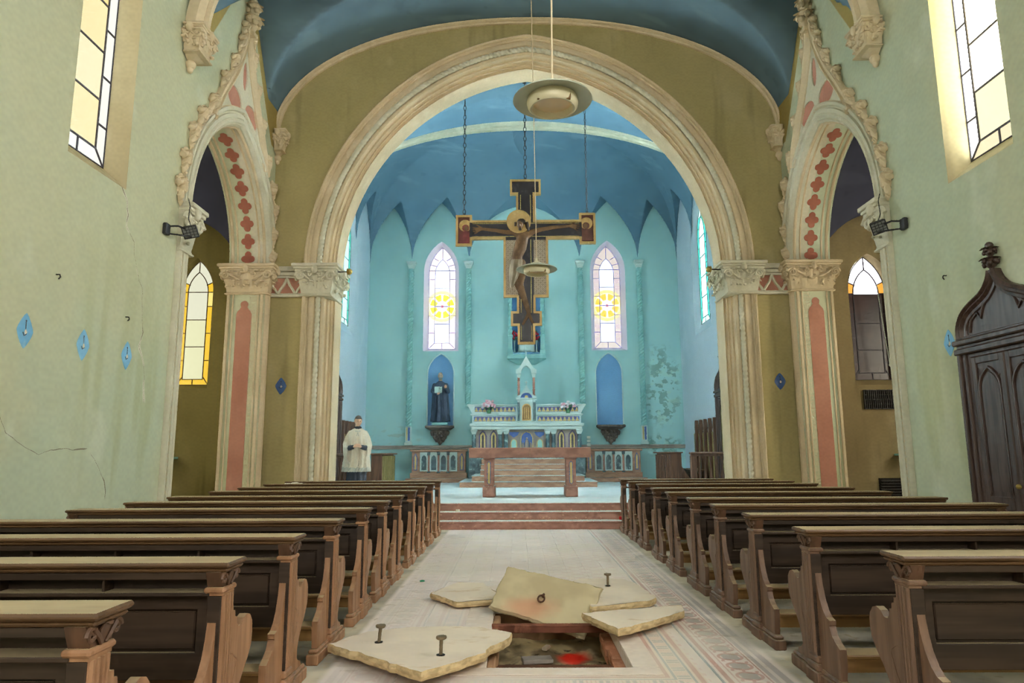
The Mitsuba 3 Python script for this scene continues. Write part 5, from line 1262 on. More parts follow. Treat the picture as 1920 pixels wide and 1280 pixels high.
part(g, 'hands', sq(bones(hand_chains((-.12, -.205, 1.06), np.array([.9, -.3, .1]), (0, -.6, -.7), (0, -.6, .7), .17, .6)+hand_chains((.2, -.225, 1.23), np.array([-.05, -.1, 1.0]), (0, .9, .1), (-.9, 0, .2), .17, .25), .008, 5)), 'skin', smooth=True)
hd, nk, ey, lp, hr = head_mesh((0, -.03, 1.69), .115, -0.1, 0.05)
part(g, 'head', sq(cat([hd, nk])), 'skin_pale', smooth=True); part(g, 'eyes', sq(ey), 'hair_dark', smooth=True)
part(g, 'beard', sq(cat([ball((0, -.115, 1.60), .06, 3, (.95, .55, .9)), ball((0, -.13, 1.625), .03, 2, (1.5, .5, .5))])), 'beard', smooth=True)
bk = cat([put(box(0, .13, -.012, .012, -.105, .105, .003), rotz(0.25)), put(box(-.13, 0, -.012, .012, -.105, .105, .003), rotz(-0.25))])
k = part(g, 'book', sq(put(bk, shift(-.06, -.245, 1.2))), 'page')
tx = []
for c in range(2):
    for r_ in range(6): tx.append(box(.02+.055*c, .062+.055*c, -.0145, -.0125, -.085+.03*r_, -.075+.03*r_))
part(k, 'text', sq(put(put(cat(tx), rotz(0.25)), shift(-.06, -.245, 1.2))), 'lead')
# ---- carved brackets under the niches
for i, x in enumerate((-2.88, 2.93)):
    g = top('niche_bracket', ['dark carved bracket under the statue niche', 'dark carved bracket under the empty niche'][i], 'bracket')
    part(g, 'shelf', cat([box(x-.48, x+.48, BY-.34, BY-.001, 2.24, 2.32, .015), hull([(x+sx*a, BY-b, z) for sx in (-1, 1) for a, b, z in ((.46, .28, 2.24), (.36, .2, 2.17), (.46, 0.0, 2.24), (.36, 0.0, 2.17))])]), 'bracket_stone')
    ms = [hull([(x+sx*a, BY-b, z) for sx in (-1, 1) for a, b, z in ((.26, .16, 2.17), (.07, .05, 1.72), (.26, 0.0, 2.17), (.07, 0.0, 1.72))])]
    for row, (n, z, w) in enumerate(((5, 2.08, .27), (4, 1.97, .19), (3, 1.86, .12), (1, 1.76, 0))):
        for j in range(n):
            u = (-1+2*j/max(1, n-1))*w if n > 1 else 0
            ms.append(ball((x+u, BY-.17+.03*row+.12*(abs(u)/.3)**2, z+.02*rng.random()), .055+.02*rng.random(), 2, (1, .8, 1.1)))
            ms.append(put(leaf_mesh(.14, .1, .08, .9, 7, 5, .01), frame((x+u, BY-.14+.03*row, z-.1), XA, YA, ZA)))
    part(g, 'foliage', cat(ms), 'bracket_stone', smooth=50)
# ================================================================== apse wall dressing
g = top('trim', 'dark moulded dado rail along the foot of the apse wall', kind='structure')
part(g, 'rail', cat([box(-CX, CX, BY-.06, BY, 1.6, 1.66, .012), box(-CX, CX, BY-.035, BY, 1.53, 1.6, .006)]), 'grey_stone')
for i, (x, zb, lab) in enumerate(((-3.95, 2.3, 'twisted stone colonnette at the left of the apse'), (-1.93, 3.0, 'twisted stone colonnette rising left of the altar'), (2.0, 3.0, 'twisted stone colonnette rising right of the altar'), (4.07, 2.3, 'twisted stone colonnette at the right of the apse'))):
    g = top('colonnette', lab, 'column')
    part(g, 'shaft', rope([(x, BY-.1, zb), (x, BY-.1, 7.82)], .092, .34 if zb < 2.9 else .27, 16, .022, 3, .42), 'aqua_stone', smooth=True)
    part(g, 'capital', cat([hull([(x+sx*a, BY-.05+sy*a, z) for sx in (-1, 1) for sy in (-1, 1) for a, z in ((.07, 7.8), (.14, 8.02))]), box(x-.17, x+.17, BY-.2, BY+.05, 8.02, 8.09, .012), box(x-.15, x+.15, BY-.18, BY+.05, 7.965, 8.0, .008)]+[put(leaf_mesh(.16, .1, .07, .8, 7, 5, .01), frame((x+u, BY-.13, 7.83), XA, YA, ZA)) for u in (-.07, .0, .07)]+[box(x-.1+.05*q, x-.07+.05*q, BY-.165, BY-.1, 7.9+.03*r_, 7.92+.03*r_) for q in range(4) for r_ in range(3)]), 'white_stone')
    if zb > 2.9: part(g, 'foot', box(x-.1, x+.1, BY-.2, BY-.001, 2.95, 3.02, .01), 'aqua_stone')
    else:
        k = part(g, 'base', cat([box(x-.1, x+.1, BY-.16, BY, 1.76, 2.3, .01), box(x-.13, x+.13, BY-.2, BY, 1.66, 1.76, .012)]), 'white_stone')
        part(k, 'gold_stripe', box(x-.07, x-.025, BY-.165, BY-.158, 1.82, 2.26), 'gold_paint'); part(k, 'blue_stripe', box(x-.005, x+.06, BY-.165, BY-.158, 1.82, 2.26), 'blue_paint')
for i, (x0, x1) in enumerate(((-3.78, -1.98), (2.06, 3.86))):
    g = top('communion_panel', 'arcaded marble panel against the apse wall, %s of the high altar' % ('left' if i == 0 else 'right'), 'wall panel')
    Y0 = BY-.36
    part(g, 'base', cat([box(x0-.16, x1+.16, Y0-.3, BY-.061, PZ, .58, .01), box(x0-.05, x1+.05, Y0-.04, BY-.061, .58, .75, .01)]), 'brown_marble')
    part(g, 'body', box(x0, x1, Y0, BY-.061, .75, 1.45, .004), 'brown_marble')
    part(g, 'cap', cat([box(x0-.06, x1+.06, Y0-.06, BY-.061, 1.45, 1.52, .012)]), 'brown_marble')
    W = x1-x0; pw = .25; bw = (W-2*pw)/4
    for sx, xx in ((0, x0), (1, x1-pw)):
        cx = xx+pw/2
        sl = sg.Polygon([(cx-.035, .86), (cx+.035, .86), (cx+.035, 1.27), (cx+.02, 1.29), (cx, 1.36), (cx-.02, 1.29), (cx-.035, 1.27)])
        part(g, 'slot_border', ext(sl.buffer(.025), .008, (0, Y0-.001, 0), XA, ZA, -YA), 'blue_paint')
        part(g, 'gold_slot', ext(sl, .012, (0, Y0-.001, 0), XA, ZA, -YA), 'gold_paint')
    for b in range(4):
        c = x0+pw+bw*(b+.5); hole_ = arch_poly(c, .085, .84, 1.2, .13)
        part(g, 'arched_frame', ext(sg.box(c-.135, .8, c+.135, 1.43).difference(hole_), .035, (0, Y0-.001, 0), XA, ZA, -YA), 'white_stone')
        part(g, 'dark_inset', ext(hole_, .004, (0, Y0-.001, 0), XA, ZA, -YA), 'green_marble')
        if b: 
            xx = c-bw/2
            part(g, 'colonnette', cat([lathe([(.0, .8), (.035, .8), (.035, 1.32), (.0, 1.32)], (xx, Y0-.03, 0), 12)]), 'red_marble', smooth=30)
            part(g, 'colonnette_cap', cat([box(xx-.05, xx+.05, Y0-.08, Y0, 1.33, 1.44, .01), box(xx-.05, xx+.05, Y0-.08, Y0, .75, .8, .01)]), 'green_marble')
# ================================================================== high altar
AX, AY, AZ = 0.06, 22.1, 1.23
g = top('high_altar', 'marble high altar with blue and gold gradines, gabled tabernacle and canopy', 'altar')
part(g, 'base', cat([box(AX-1.8, AX+1.8, AY+.05, AY+.75, AZ, 1.4, .01), box(AX-1.86, AX-1.46, AY-.05, AY+.7, PZ, AZ+.05, .01), box(AX+1.46, AX+1.86, AY-.05, AY+.7, PZ, AZ+.05, .01)]), 'green_marble')
part(g, 'front', box(AX-1.7, AX+1.7, AY+.16, AY+.7, 1.4, 2.14), 'grey_stone')
part(g, 'mensa', cat([box(AX-1.84, AX+1.84, AY-.05, AY+.75, 2.24, 2.34, .015), box(AX-1.78, AX+1.78, AY-.01, AY+.72, 2.14, 2.24, .012)]), 'white_stone')
for x in (-1.67, -.83, -.64, .70, .89, 1.72):
    x -= .03
    k = part(g, 'column', lathe([(.0, 1.4), (.085, 1.4), (.085, 1.46), (.065, 1.48), (.06, 2.0), (.0, 2.0)], (AX+x, AY+.08, 0), 16), 'green_marble', smooth=30)
    part(k, 'column_capital', cat([hull([(AX+x+sx*a, AY+.08+sy*a, z) for sx in (-1, 1) for sy in (-1, 1) for a, z in ((.06, 1.99), (.1, 2.1))]), box(AX+x-.11, AX+x+.11, AY-.03, AY+.19, 2.1, 2.14, .006)]+[put(leaf_mesh(.1, .06, .05, .8, 7, 5, .008), frame((AX+x+u, AY+.02, 2.0), XA, YA, ZA)) for u in (-.05, 0, .05)]), 'white_stone')
for x in (-1.42, -1.07, 1.12, 1.47):
    for buf, d, mt in ((.075, .010, 'purple_paint'), (.035, .016, 'gold_paint'), (-.018, .02, 'panel_dark')):
        part(g, 'gold_arch' if mt == 'gold_paint' else ('arch_border' if buf > .05 else 'arch_slot'), ext(arch_poly(AX+x, .05, 1.46, 1.9, .12).buffer(buf, join_style=2), d, (0, AY+.161, 0), XA, ZA, -YA), mt)
for x, hw_, zt_ in ((0.0, .2, 1.84), (-.42, .1, 1.72), (.42, .1, 1.72)):
    ring_ = arch_poly(AX+x, hw_, 1.44, zt_, hw_*1.2)
    part(g, 'niche_frame', ext(ring_.buffer(.045).difference(ring_), .03, (0, AY+.161, 0), XA, ZA, -YA), 'grey_stone')
    part(g, 'niche_gilding', ext(ring_.difference(ring_.buffer(-.022)), .02, (0, AY+.161, 0), XA, ZA, -YA), 'gold_paint')
    part(g, 'niche_field', ext(ring_.buffer(-.02), .006, (0, AY+.161, 0), XA, ZA, -YA), 'blue_paint' if x == 0 else 'aqua_stone')
for sx in (-1, 1): part(g, 'spandrel', ext(sg.Polygon([(AX+sx*.24, 2.06), (AX+sx*.56, 2.06), (AX+sx*.56, 1.98), (AX+sx*.42, 1.88), (AX+sx*.3, 1.96)]), .012, (0, AY+.161, 0), XA, ZA, -YA), 'blue_paint')
part(g, 'relief_figures', cat([put(robe([(0, .075, .05, 0, 0, 1), (.25, .06, .04, 0, 0, .6), (.36, .035, .03, 0, 0, 0)], 6, .12, 36), shift(AX, AY+.13, 1.46)), ball((AX, AY+.12, 1.86), .035, 2)]+[cat([put(robe([(0, .06, .05, 0, 0, 1), (.16, .045, .04, 0, 0, .6), (.22, .025, .03, 0, 0, 0)], 6, .12, 30), shift(AX+sx*.13, AY+.13, 1.46)), ball((AX+sx*.125, AY+.12, 1.70), .028, 2)]) for sx in (-1, 1)]), 'grey_stone', smooth=True)
# gradines with rows of gold trefoils on blue
for tier, (z0, z1, hw_, y) in enumerate(((2.34, 2.66, 1.78, AY+.3), (2.66, 2.98, 1.80, AY+.45))):
    part(g, 'gradine', cat([box(AX-hw_, AX+hw_, y, AY+.8, z0, z1-.05, .004), box(AX-hw_-.06*(tier == 0), AX+hw_+.06*(tier == 0), y-.06, AY+.8, z1-.05, z1, .012)]+([hull([(AX+sx*(hw_+a), yy, z) for a, z in ((0, 2.7), (.02, 2.8), (.14, 2.96), (.16, 2.98), (-.1, 2.98), (-.1, 2.7)) for yy in (y-.02, AY+.8)]) for sx in (-1, 1)] if tier else [])), 'white_stone')
    for sx in (-1, 1):
        a, b = sorted((AX+sx*.36, AX+sx*1.72)); zz0, zz1 = z0+.07, z1-.09
        part(g, 'frieze', box(a, b, y-.006, y+.002, zz0, zz1), 'blue_paint')
        n = 10
        for j in range(n):
            c = a+(b-a)*(j+.5)/n; h = zz1-zz0
            tf = unary_union([sg.Polygon([(c-.058, zz0+.006), (c+.058, zz0+.006), (c, zz1-.012)]), sg.Point(c, zz1-.055).buffer(.028), sg.Point(c-.032, zz0+.034).buffer(.028), sg.Point(c+.032, zz0+.034).buffer(.028)])
            part(g, 'gold_trefoil', ext(tf, .006, (0, y-.006, 0), XA, ZA, -YA), 'gold_paint')
            if j: part(g, 'purple_triangle', ext(sg.Polygon([(c-(b-a)/n/2-.045, zz1-.004), (c-(b-a)/n/2+.045, zz1-.004), (c-(b-a)/n/2, zz0+.05)]), .003, (0, y-.006, 0), XA, ZA, -YA), 'purple_paint')
# tabernacle
TY = AY+.2
tab = part(g, 'tabernacle', cat([box(AX-.30, AX+.30, TY, AY+.8, 2.34, 3.12, .01), box(AX-.34, AX+.34, TY-.03, AY+.8, 3.12, 3.17, .01), box(AX-.33, AX+.33, TY-.02, AY+.8, 2.34, 2.4, .01)]), 'white_stone')
dr_ = arch_poly(AX, .12, 2.46, 2.82, .13)
part(tab, 'door_frame', ext(sg.box(AX-.19, 2.4, AX+.19, 3.06).difference(dr_.buffer(.03)), .03, (0, TY-.001, 0), XA, ZA, -YA), 'white_stone')
part(tab, 'door_gilding', ext(dr_.buffer(.03).difference(dr_), .025, (0, TY-.001, 0), XA, ZA, -YA), 'gilt')
part(tab, 'door', ext(dr_, .008, (0, TY-.001, 0), XA, ZA, -YA), 'gold_dark')
part(tab, 'door_bars', cat([box(AX+u-.012, AX+u+.012, TY-.018, TY-.008, 2.48, 2.86, .002) for u in (-.06, 0, .06)]), 'gilt')
gp = sg.Polygon([(AX-.34, 3.1), (AX+.34, 3.1), (AX+.34, 3.2), (AX+.2, 3.28), (AX+.06, 3.48), (AX, 3.62), (AX-.06, 3.48), (AX-.2, 3.28), (AX-.34, 3.2)])
ga = arch_poly(AX, .2, 3.09, 3.14, .2)
part(tab, 'gable', ext(gp.difference(ga), .3, (0, TY-.02, 0), XA, ZA, YA), 'white_stone')
part(tab, 'gable_mosaic', ext(ga, .02, (0, TY+.06, 0), XA, ZA, YA), 'blue_paint')
part(tab, 'gable_star', ext(sg.Point(AX, 3.2).buffer(.06), .012, (0, TY+.06, 0), XA, ZA, -YA), 'gold_paint')
part(tab, 'cross', cat([box(AX-.015, AX+.015, TY+.1, TY+.13, 3.6, 3.74, .003), box(AX-.05, AX+.05, TY+.1, TY+.13, 3.67, 3.7, .003)]), 'white_stone')
for sx in (-1, 1): part(tab, 'side_column', lathe([(0, 2.42), (.035, 2.42), (.035, 3.02), (0, 3.02)], (AX+sx*.26, TY-.03, 0), 12), 'green_marble', smooth=30)
# canopy over the tabernacle
can = part(g, 'canopy', cat([ext(sg.Polygon([(AX-.34, 3.98), (AX+.34, 3.98), (AX+.34, 4.1), (AX+.24, 4.16), (AX+.1, 4.38), (AX, 4.56), (AX-.1, 4.38), (AX-.24, 4.16), (AX-.34, 4.1)]).difference(arch_poly(AX, .17, 3.97, 4.0, .24)), .36, (0, TY+.05, 0), XA, ZA, YA), box(AX-.02, AX+.02, TY+.2, TY+.24, 4.54, 4.7, .004), ball((AX, TY+.22, 4.7), .03, 2)]), 'white_stone')
for sx in (-1, 1):
    part(can, 'twisted_column', rope([(AX+sx*.25, TY+.2, 3.2), (AX+sx*.25, TY+.2, 3.86)], .042, .16, 12, .016, 2, .4), 'red_marble', smooth=True)
    part(can, 'column_capital', hull([(AX+sx*.25+a*q, TY+.2+b*q, z) for a in (-1, 1) for b in (-1, 1) for q, z in ((.045, 3.85), (.07, 3.98))]), 'white_stone')
    part(can, 'column_base', box(AX+sx*.25-.065, AX+sx*.25+.065, TY+.13, TY+.27, 3.165, 3.22, .01), 'white_stone')
# bouquets
def bouquet(name, x, y, z, w, h, petal, label, seed):
    r = np.random.default_rng(seed); g = top(name, label, 'flowers')
    part(g, 'vase', lathe([(0, 0), (.07, 0), (.05, .03), (.08, .09), (.085, .11), (0, .1)], (x, y, z), 16), 'leaf_green', smooth=40)
    st = []; lf = []
    for i in range(46):
        a = r.random()*2*PI; q = math.sqrt(r.random()); t = np.array([x+w*q*math.cos(a), y+w*.36*q*math.sin(a), z+.12+h*(.35+.65*r.random())*(1-.45*q*q)])
        st.append(tube([(x, y, z+.08), (x+(t[0]-x)*.4, y+(t[1]-y)*.4, z+.1+(t[2]-z)*.55), tuple(t)], .004, 4))
        fl = [ball(t, .018, 1)]+[ball(t+.022*np.array([math.cos(b), -.4, math.sin(b)]), .02, 1, (1, .6, 1)) for b in np.arange(5)*2*PI/5]
        part(g, 'blossom', cat(fl), petal if r.random() < .7 else ('petal_white' if petal != 'petal_white' else 'petal_pink'), smooth=True)
        if i % 2: lf.append(ball(t+np.array([.03*(r.random()-.5), .02, -.04]), .03, 1, (.5, .3, 1.3)))
    part(g, 'stems', cat(st), 'leaf_green'); part(g, 'foliage', cat(lf), 'leaf_green', smooth=True)
bouquet('bouquet', -1.17, AY+.34, 2.662, .22, .34, 'petal_pink', 'pink and white bouquet on the left of the altar gradine', 1)
bouquet('bouquet', 1.42, AY+.34, 2.662, .26, .3, 'petal_white', 'white bouquet on the right of the altar gradine', 2)
# shrine in the wall above the altar
g = top('wall_shrine', 'turquoise canopied shrine in the apse wall behind the crucifix', 'shrine')
part(g, 'ledge', cat([box(-.58, .76, BY-.34, BY, 4.58, 4.68, .012), box(-.55, .73, BY-.31, BY, 4.68, 4.74, .01), hull([(-.56, BY, 4.58), (.74, BY, 4.58), (-.56, BY-.3, 4.58), (.74, BY-.3, 4.58), (-.2, BY, 4.4), (.38, BY, 4.4), (-.2, BY-.04, 4.4), (.38, BY-.04, 4.4)])]), 'aqua_stone')
part(g, 'recess', cat([box(-.46, .63, BY+.42, BY+.48, 4.8, 7.05), box(-.49, -.45, BY, BY+.45, 4.8, 7.05), box(.62, .66, BY, BY+.45, 4.8, 7.05), box(-.46, .63, BY, BY+.45, 4.78, 4.85), box(-.46, .63, BY, BY+.45, 7.0, 7.05)]), 'niche_blue')
for x in (-.47, .65):
    part(g, 'twisted_column', rope([(x, BY-.16, 5.4), (x, BY-.16, 6.85)], .075, .3, 12, .025, 2, .35), 'aqua_stone', smooth=True)
    part(g, 'pedestal', cat([box(x-.1, x+.1, BY-.28, BY-.02, 4.74, 4.9, .01), box(x-.075, x+.075, BY-.25, BY-.04, 4.9, 5.38, .01), box(x-.09, x+.09, BY-.27, BY-.02, 5.36, 5.41, .01)]), 'aqua_stone')
part(g, 'canopy', ext(sg.Polygon([(-.6, 6.85), (.78, 6.85), (.78, 7.0), (.5, 7.1), (.25, 7.5), (.09, 7.9), (-.07, 7.5), (-.32, 7.1), (-.6, 7.0)]).difference(arch_poly(.09, .42, 6.84, 6.86, .5)), .28, (0, BY-.3, 0), XA, ZA, YA), 'aqua_stone')
g = top('statue', 'small white draped statue in the wall shrine behind the crucifix', 'statue')
part(g, 'robe', put(robe([(0, .3, .17, 0, 0, 1.2), (.5, .24, .15, 0, 0, 1), (1.0, .18, .13, 0, 0, .6), (1.35, .17, .12, 0, 0, .2), (1.5, .07, .07, 0, 0, 0)], 10, .1, seed=4), shift(.09, BY+.16, 4.86)), 'white_stone', smooth=True)
hd, nk, ey, lp, hr = head_mesh((.09, BY+.13, 6.5), .11); part(g, 'head', cat([hd, nk]), 'skin_pale', smooth=True); part(g, 'hair', hr, 'hair', smooth=True)
for x in (-.33, .45):
    g = top('flower_stand', 'red flowers on a slim white stand in the shrine, %s of the draped statue' % ('left' if x < 0 else 'right'), 'flowers')
    part(g, 'stand', lathe([(0, 0), (.07, 0), (.03, .04), (.022, .3), (.04, .4), (.05, .42), (0, .42)], (x, BY+.1, 4.852), 14), 'white_stone', smooth=40)
    part(g, 'blossoms', cat([ball((x+.11*(rng.random()-.5)*1.6, BY+.08+.06*rng.random(), 5.3+.3*rng.random()), .04, 1) for _ in range(14)]), 'petal_red', smooth=True)
    part(g, 'leaves', cat([ball((x+.13*(rng.random()-.5)*1.6, BY+.11+.06*rng.random(), 5.28+.34*rng.random()), .035, 1, (.6, .4, 1.3)) for _ in range(12)]), 'leaf_green', smooth=True)
# ---- free altar table
g = top('altar_table', 'red marble altar table on two square pillars in front of the high altar', 'altar')
TYY = 15.45
k = part(g, 'slab', box(-1.33, 1.39, TYY-.05, TYY+.85, 1.305, 1.53, .012), 'red_marble')
part(k, 'monogram', ext(unary_union([sg.box(-.006, 1.34, .006, 1.5), sg.box(-.03, 1.43, .03, 1.442)]), .008, (.03, TYY-.05, 0), XA, ZA, -YA), 'brown_marble')
for x in (-.89, .96):
    k = part(g, 'pillar', cat([box(x-.11, x+.11, TYY+.2, TYY+.6, .68, 1.27, .008), box(x-.14, x+.14, TYY+.12, TYY+.66, PZ, .68, .012), box(x-.13, x+.13, TYY+.15, TYY+.64, 1.27, 1.305, .006)]), 'red_marble')
    sl = sg.Polygon([(x-.028, .76), (x, .72), (x+.028, .76), (x+.028, 1.18), (x, 1.22), (x-.028, 1.18)])
    part(k, 'slot_border', ext(sl.buffer(.012), .006, (0, TYY+.2, 0), XA, ZA, -YA), 'blue_paint')
    part(k, 'gold_slot', ext(sl, .01, (0, TYY+.2, 0), XA, ZA, -YA), 'gold_paint')
# ================================================================== choir woodwork
for s, side in ((-1, 'left'), (1, 'right')):
    g = top('choir_screen', f'low wooden baluster screen by the {side} chancel door', 'screen')
    a, b = sorted((s*3.98, s*5.40)); Y = 17.0
    part(g, 'top_rail', cat([box(a, b, Y-.1, Y+.1, 1.36, 1.41, .01), box(a+.02, b-.02, Y-.06, Y+.06, 1.31, 1.36, .006)]), 'stall_wood')
    part(g, 'bottom_rail', box(a, b, Y-.06, Y+.06, PZ, .58, .008), 'stall_wood')
    for q in np.linspace(0, 1, 10):
        x = a+.08+(b-a-.16)*q
        if q in (0, 1): part(g, 'post', box(x-.07, x+.07, Y-.07, Y+.07, PZ, 1.32, .01), 'stall_wood')
        else: part(g, 'baluster', lathe([(0, .58), (.045, .58), (.045, .64), (.022, .68), (.03, .75), (.046, .85), (.03, .97), (.018, 1.05), (.03, 1.12), (.03, 1.14), (.02, 1.2), (.04, 1.26), (.04, 1.31), (0, 1.31)], (x, Y, 0), 12), 'stall_wood', smooth=40)
    g = top('choir_desk', f'slatted wooden choir desk on the {side} of the chancel floor', 'choir desk')
    X = s*4.15
    part(g, 'end_panel', cat([box(*sorted((X, X+s*.32)), 19.95, 20.0, PZ, 1.37, .006), ext(sg.Polygon([(s*4.45, .44), (s*4.95, .44), (s*4.95, .52), (s*4.72, .62), (s*4.6, .8), (s*4.47, 1.0)]), .05, (0, 19.95, 0), XA, ZA, YA)]), 'stall_wood')
    part(g, 'top', box(*sorted((X-s*.06, X+s*.36)), 19.9, 22.1, 1.37, 1.41, .008), 'stall_wood')
    part(g, 'back_board', box(*sorted((X+s*.03, X+s*.06)), 20.0, 22.0, PZ, 1.37), 'stall_wood')
    for i in range(9):
        y = 20.05+.235*i; part(g, 'slat', box(*sorted((X, X+s*.03)), y, y+.16, PZ+.08, 1.33, .006), 'stall_panel' if s < 0 else 'stall_wood')
    part(g, 'seat', box(*sorted((s*4.75, s*5.2)), 20.0, 22.0, .85, .9, .01), 'stall_wood')
    part(g, 'seat_riser', box(*sorted((s*4.78, s*4.83)), 20.0, 22.0, PZ, .85, .005), 'stall_wood')
    g = top('stall_back', f'tall pointed stall back panels along the {side} chancel wall', 'choir stall')
    ys = [20.25+.42*i for i in range(5)] if s < 0 else [19.65+.5*i for i in range(5)]
    for y in ys+[17.6 if s > 0 else 18.15]:
        X0 = s*(CX-.11)
        part(g, 'picket', cat([box(*sorted((X0, X0+s*.1)), y-.06, y+.06, PZ, 2.08, .006), hull([(X0+s*q, y+d, z) for q in (.0, .1) for d, z in ((-.075, 2.08), (.075, 2.08), (-.05, 2.2), (.05, 2.2), (-.012, 2.38), (.012, 2.38))])]), 'stall_wood')
        part(g, 'panel', box(*sorted((X0+s*.05, X0+s*.09)), y+.06, y+.36, PZ, 1.98, .005), 'stall_panel')
# ================================================================== crucifix
CRX, CRY = -0.012, 16.15
def cx_(u): return (u-570)/3.88*.01262+CRX
def cz_(v): return 8.09-(v/3.88-10)*.01345+.02
def cb(u0, u1, v0, v1): return sg.box(cx_(u0), cz_(v1), cx_(u1), cz_(v0))
shape_boxes = dict(title=cb(452, 688, 36, 150), neck=cb(498, 642, 140, 360), arms=cb(150, 990, 340, 480), left=cb(42, 164, 300, 526), right=cb(976, 1098, 290, 516), apron=cb(402, 738, 470, 900), shaft=cb(500, 640, 880, 1020), foot=cb(455, 685, 1000, 1102), tail=cb(505, 635, 1090, 1232))
P = unary_union(list(shape_boxes.values()))
g = top('crucifix', 'large painted wooden crucifix with gilt borders hanging on chains in the chancel', 'crucifix')
fo = (0, CRY, 0)
part(g, 'board', ext(P.buffer(-.01), .06, fo, XA, ZA, YA), 'panel_dark')
part(g, 'gilt_frame', ext(P.difference(P.buffer(-.055, join_style=2)), .10, (0, CRY-.035, 0), XA, ZA, YA), 'gilt')
ap2 = shape_boxes['apron'].buffer(-.055, join_style=2)
shaft = sg.box(cx_(505), cz_(1232), cx_(635), cz_(150)).buffer(-.05, join_style=2)
part(g, 'patterned_apron', ext(ap2.difference(shaft.buffer(.03, join_style=2)).difference(shape_boxes['arms']), .012, (0, CRY, 0), XA, ZA, -YA), 'damask')
inn = P.difference(shape_boxes['apron']).union(shaft).union(shape_boxes['arms'])
for q in ((532, 150, 350), (608, 150, 350), (532, 480, 1010), (608, 480, 1010), (532, 1100, 1200), (608, 1100, 1200)):
    part(g, 'gold_line', box(cx_(q[0])-.008, cx_(q[0])+.008, CRY-.01, CRY, cz_(q[2]), cz_(q[1])), 'gold_paint')
for v in (362, 458): part(g, 'gold_line', box(cx_(166), cx_(974), CRY-.01, CRY, cz_(v)-.007, cz_(v)+.007), 'gold_paint')
def blob(pts, r): return sg.LineString([(cx_(a), cz_(b)) for a, b in pts]).buffer(r)
for side, bx_, hx, d in (('left', shape_boxes['left'], 112, 1), ('right', shape_boxes['right'], 1030, -1)):
    k = part(g, 'end_panel', ext(bx_.buffer(-.055, join_style=2), .012, fo, XA, ZA, -YA), 'panel_red')
    dz = 0 if side == 'left' else -12
    part(k, 'halo', ext(sg.Point(cx_(hx), cz_(378+dz)).buffer(.15).intersection(bx_.buffer(-.06)), .022, fo, XA, ZA, -YA), 'gilt')
    bust = unary_union([sg.Point(cx_(hx+4*d), cz_(396+dz)).buffer(.085), sg.Polygon([(cx_(hx-42), cz_(505+dz)), (cx_(hx-36), cz_(450+dz)), (cx_(hx-14), cz_(424+dz)), (cx_(hx+20), cz_(424+dz)), (cx_(hx+40), cz_(455+dz)), (cx_(hx+44), cz_(505+dz))]).buffer(.01)]).intersection(bx_.buffer(-.06))
    part(k, 'bust', ext(bust, .03, fo, XA, ZA, -YA), 'robe_red' if side == 'left' else 'panel_red')
    part(k, 'face', ext(sa.scale(sg.Point(cx_(hx+8*d), cz_(398+dz)).buffer(.045), 1, 1.3), .036, fo, XA, ZA, -YA), 'flesh_dark')
part(g, 'halo', put(lathe([(0, .0), (.28, .0), (.30, .02), (.30, .05), (.27, .055), (0, .05)], (0, 0, 0), 40), frame((cx_(518), CRY-.0, cz_(352)), XA, ZA, -YA)), 'gilt', smooth=30)
J = lambda u, v, r, y=0.0: (cx_(u), y, cz_(v), r)
body = [[J(535, 425, .05), J(545, 470, .15), J(530, 540, .155), J(505, 600, .13), J(500, 650, .14)], [J(488, 432, .07), J(545, 465, .12), J(622, 428, .07)],
        [J(488, 430, .068), J(420, 428, .056), J(352, 415, .048), J(240, 402, .036)], [J(622, 426, .068), J(690, 408, .056), J(770, 396, .048), J(905, 384, .036)],
        [J(482, 655, .11), J(478, 740, .095), J(508, 815, .07), J(555, 920, .058), J(585, 1010, .04), J(612, 1070, .035), J(626, 1092, .028)], [J(535, 660, .11), J(540, 745, .09), J(528, 805, .07), J(560, 905, .055), J(592, 1005, .04), J(560, 1065, .035), J(545, 1090, .028)],
        [J(482, 650, .115), J(535, 655, .115)]]
for (u, v, d) in ((240, 402, -1), (905, 384, 1)):
    for k_, (a, b) in enumerate(((70, -8), (72, 6), (66, 20), (56, 34))):
        body.append([J(u, v, .036), J(u+d*30, v+b*.4, .03), J(u+d*a*.75, v+b*.85, .014), J(u+d*a, v+b, .011)])
    body.append([J(u, v, .034), J(u+d*22, v-20, .018), J(u+d*42, v-28, .013)])
bm = bones(body, .03, 6); bv = bm.vertices.copy(); bv[:, 1] = np.where(bv[:, 1] > 0, bv[:, 1]*.1, bv[:, 1]*.45)+CRY-.012
bm.vertices = bv
part(g, 'figure', bm, 'flesh_dark', smooth=True)
fh = [ball((cx_(530), CRY-.06, cz_(376)), .095, 3, (.85, .6, 1.2)), ball((cx_(526), CRY-.115, cz_(384)), .022, 2, (.8, 1, 1.6))]
part(g, 'figure_head', cat(fh), 'flesh_dark', smooth=True)
part(g, 'figure_hair', cat([ball((cx_(538), CRY-.045, cz_(356)), .105, 3, (1.0, .6, .85)), tube([(cx_(575), CRY-.05, cz_(360)), (cx_(585), CRY-.05, cz_(395)), (cx_(590), CRY-.04, cz_(425))], [.05, .045, .02], 10), tube([(cx_(494), CRY-.05, cz_(360)), (cx_(492), CRY-.05, cz_(388))], [.035, .02], 8), ball((cx_(528), CRY-.09, cz_(412)), .04, 2, (1, .6, 1))]), 'hair_dark', smooth=True)
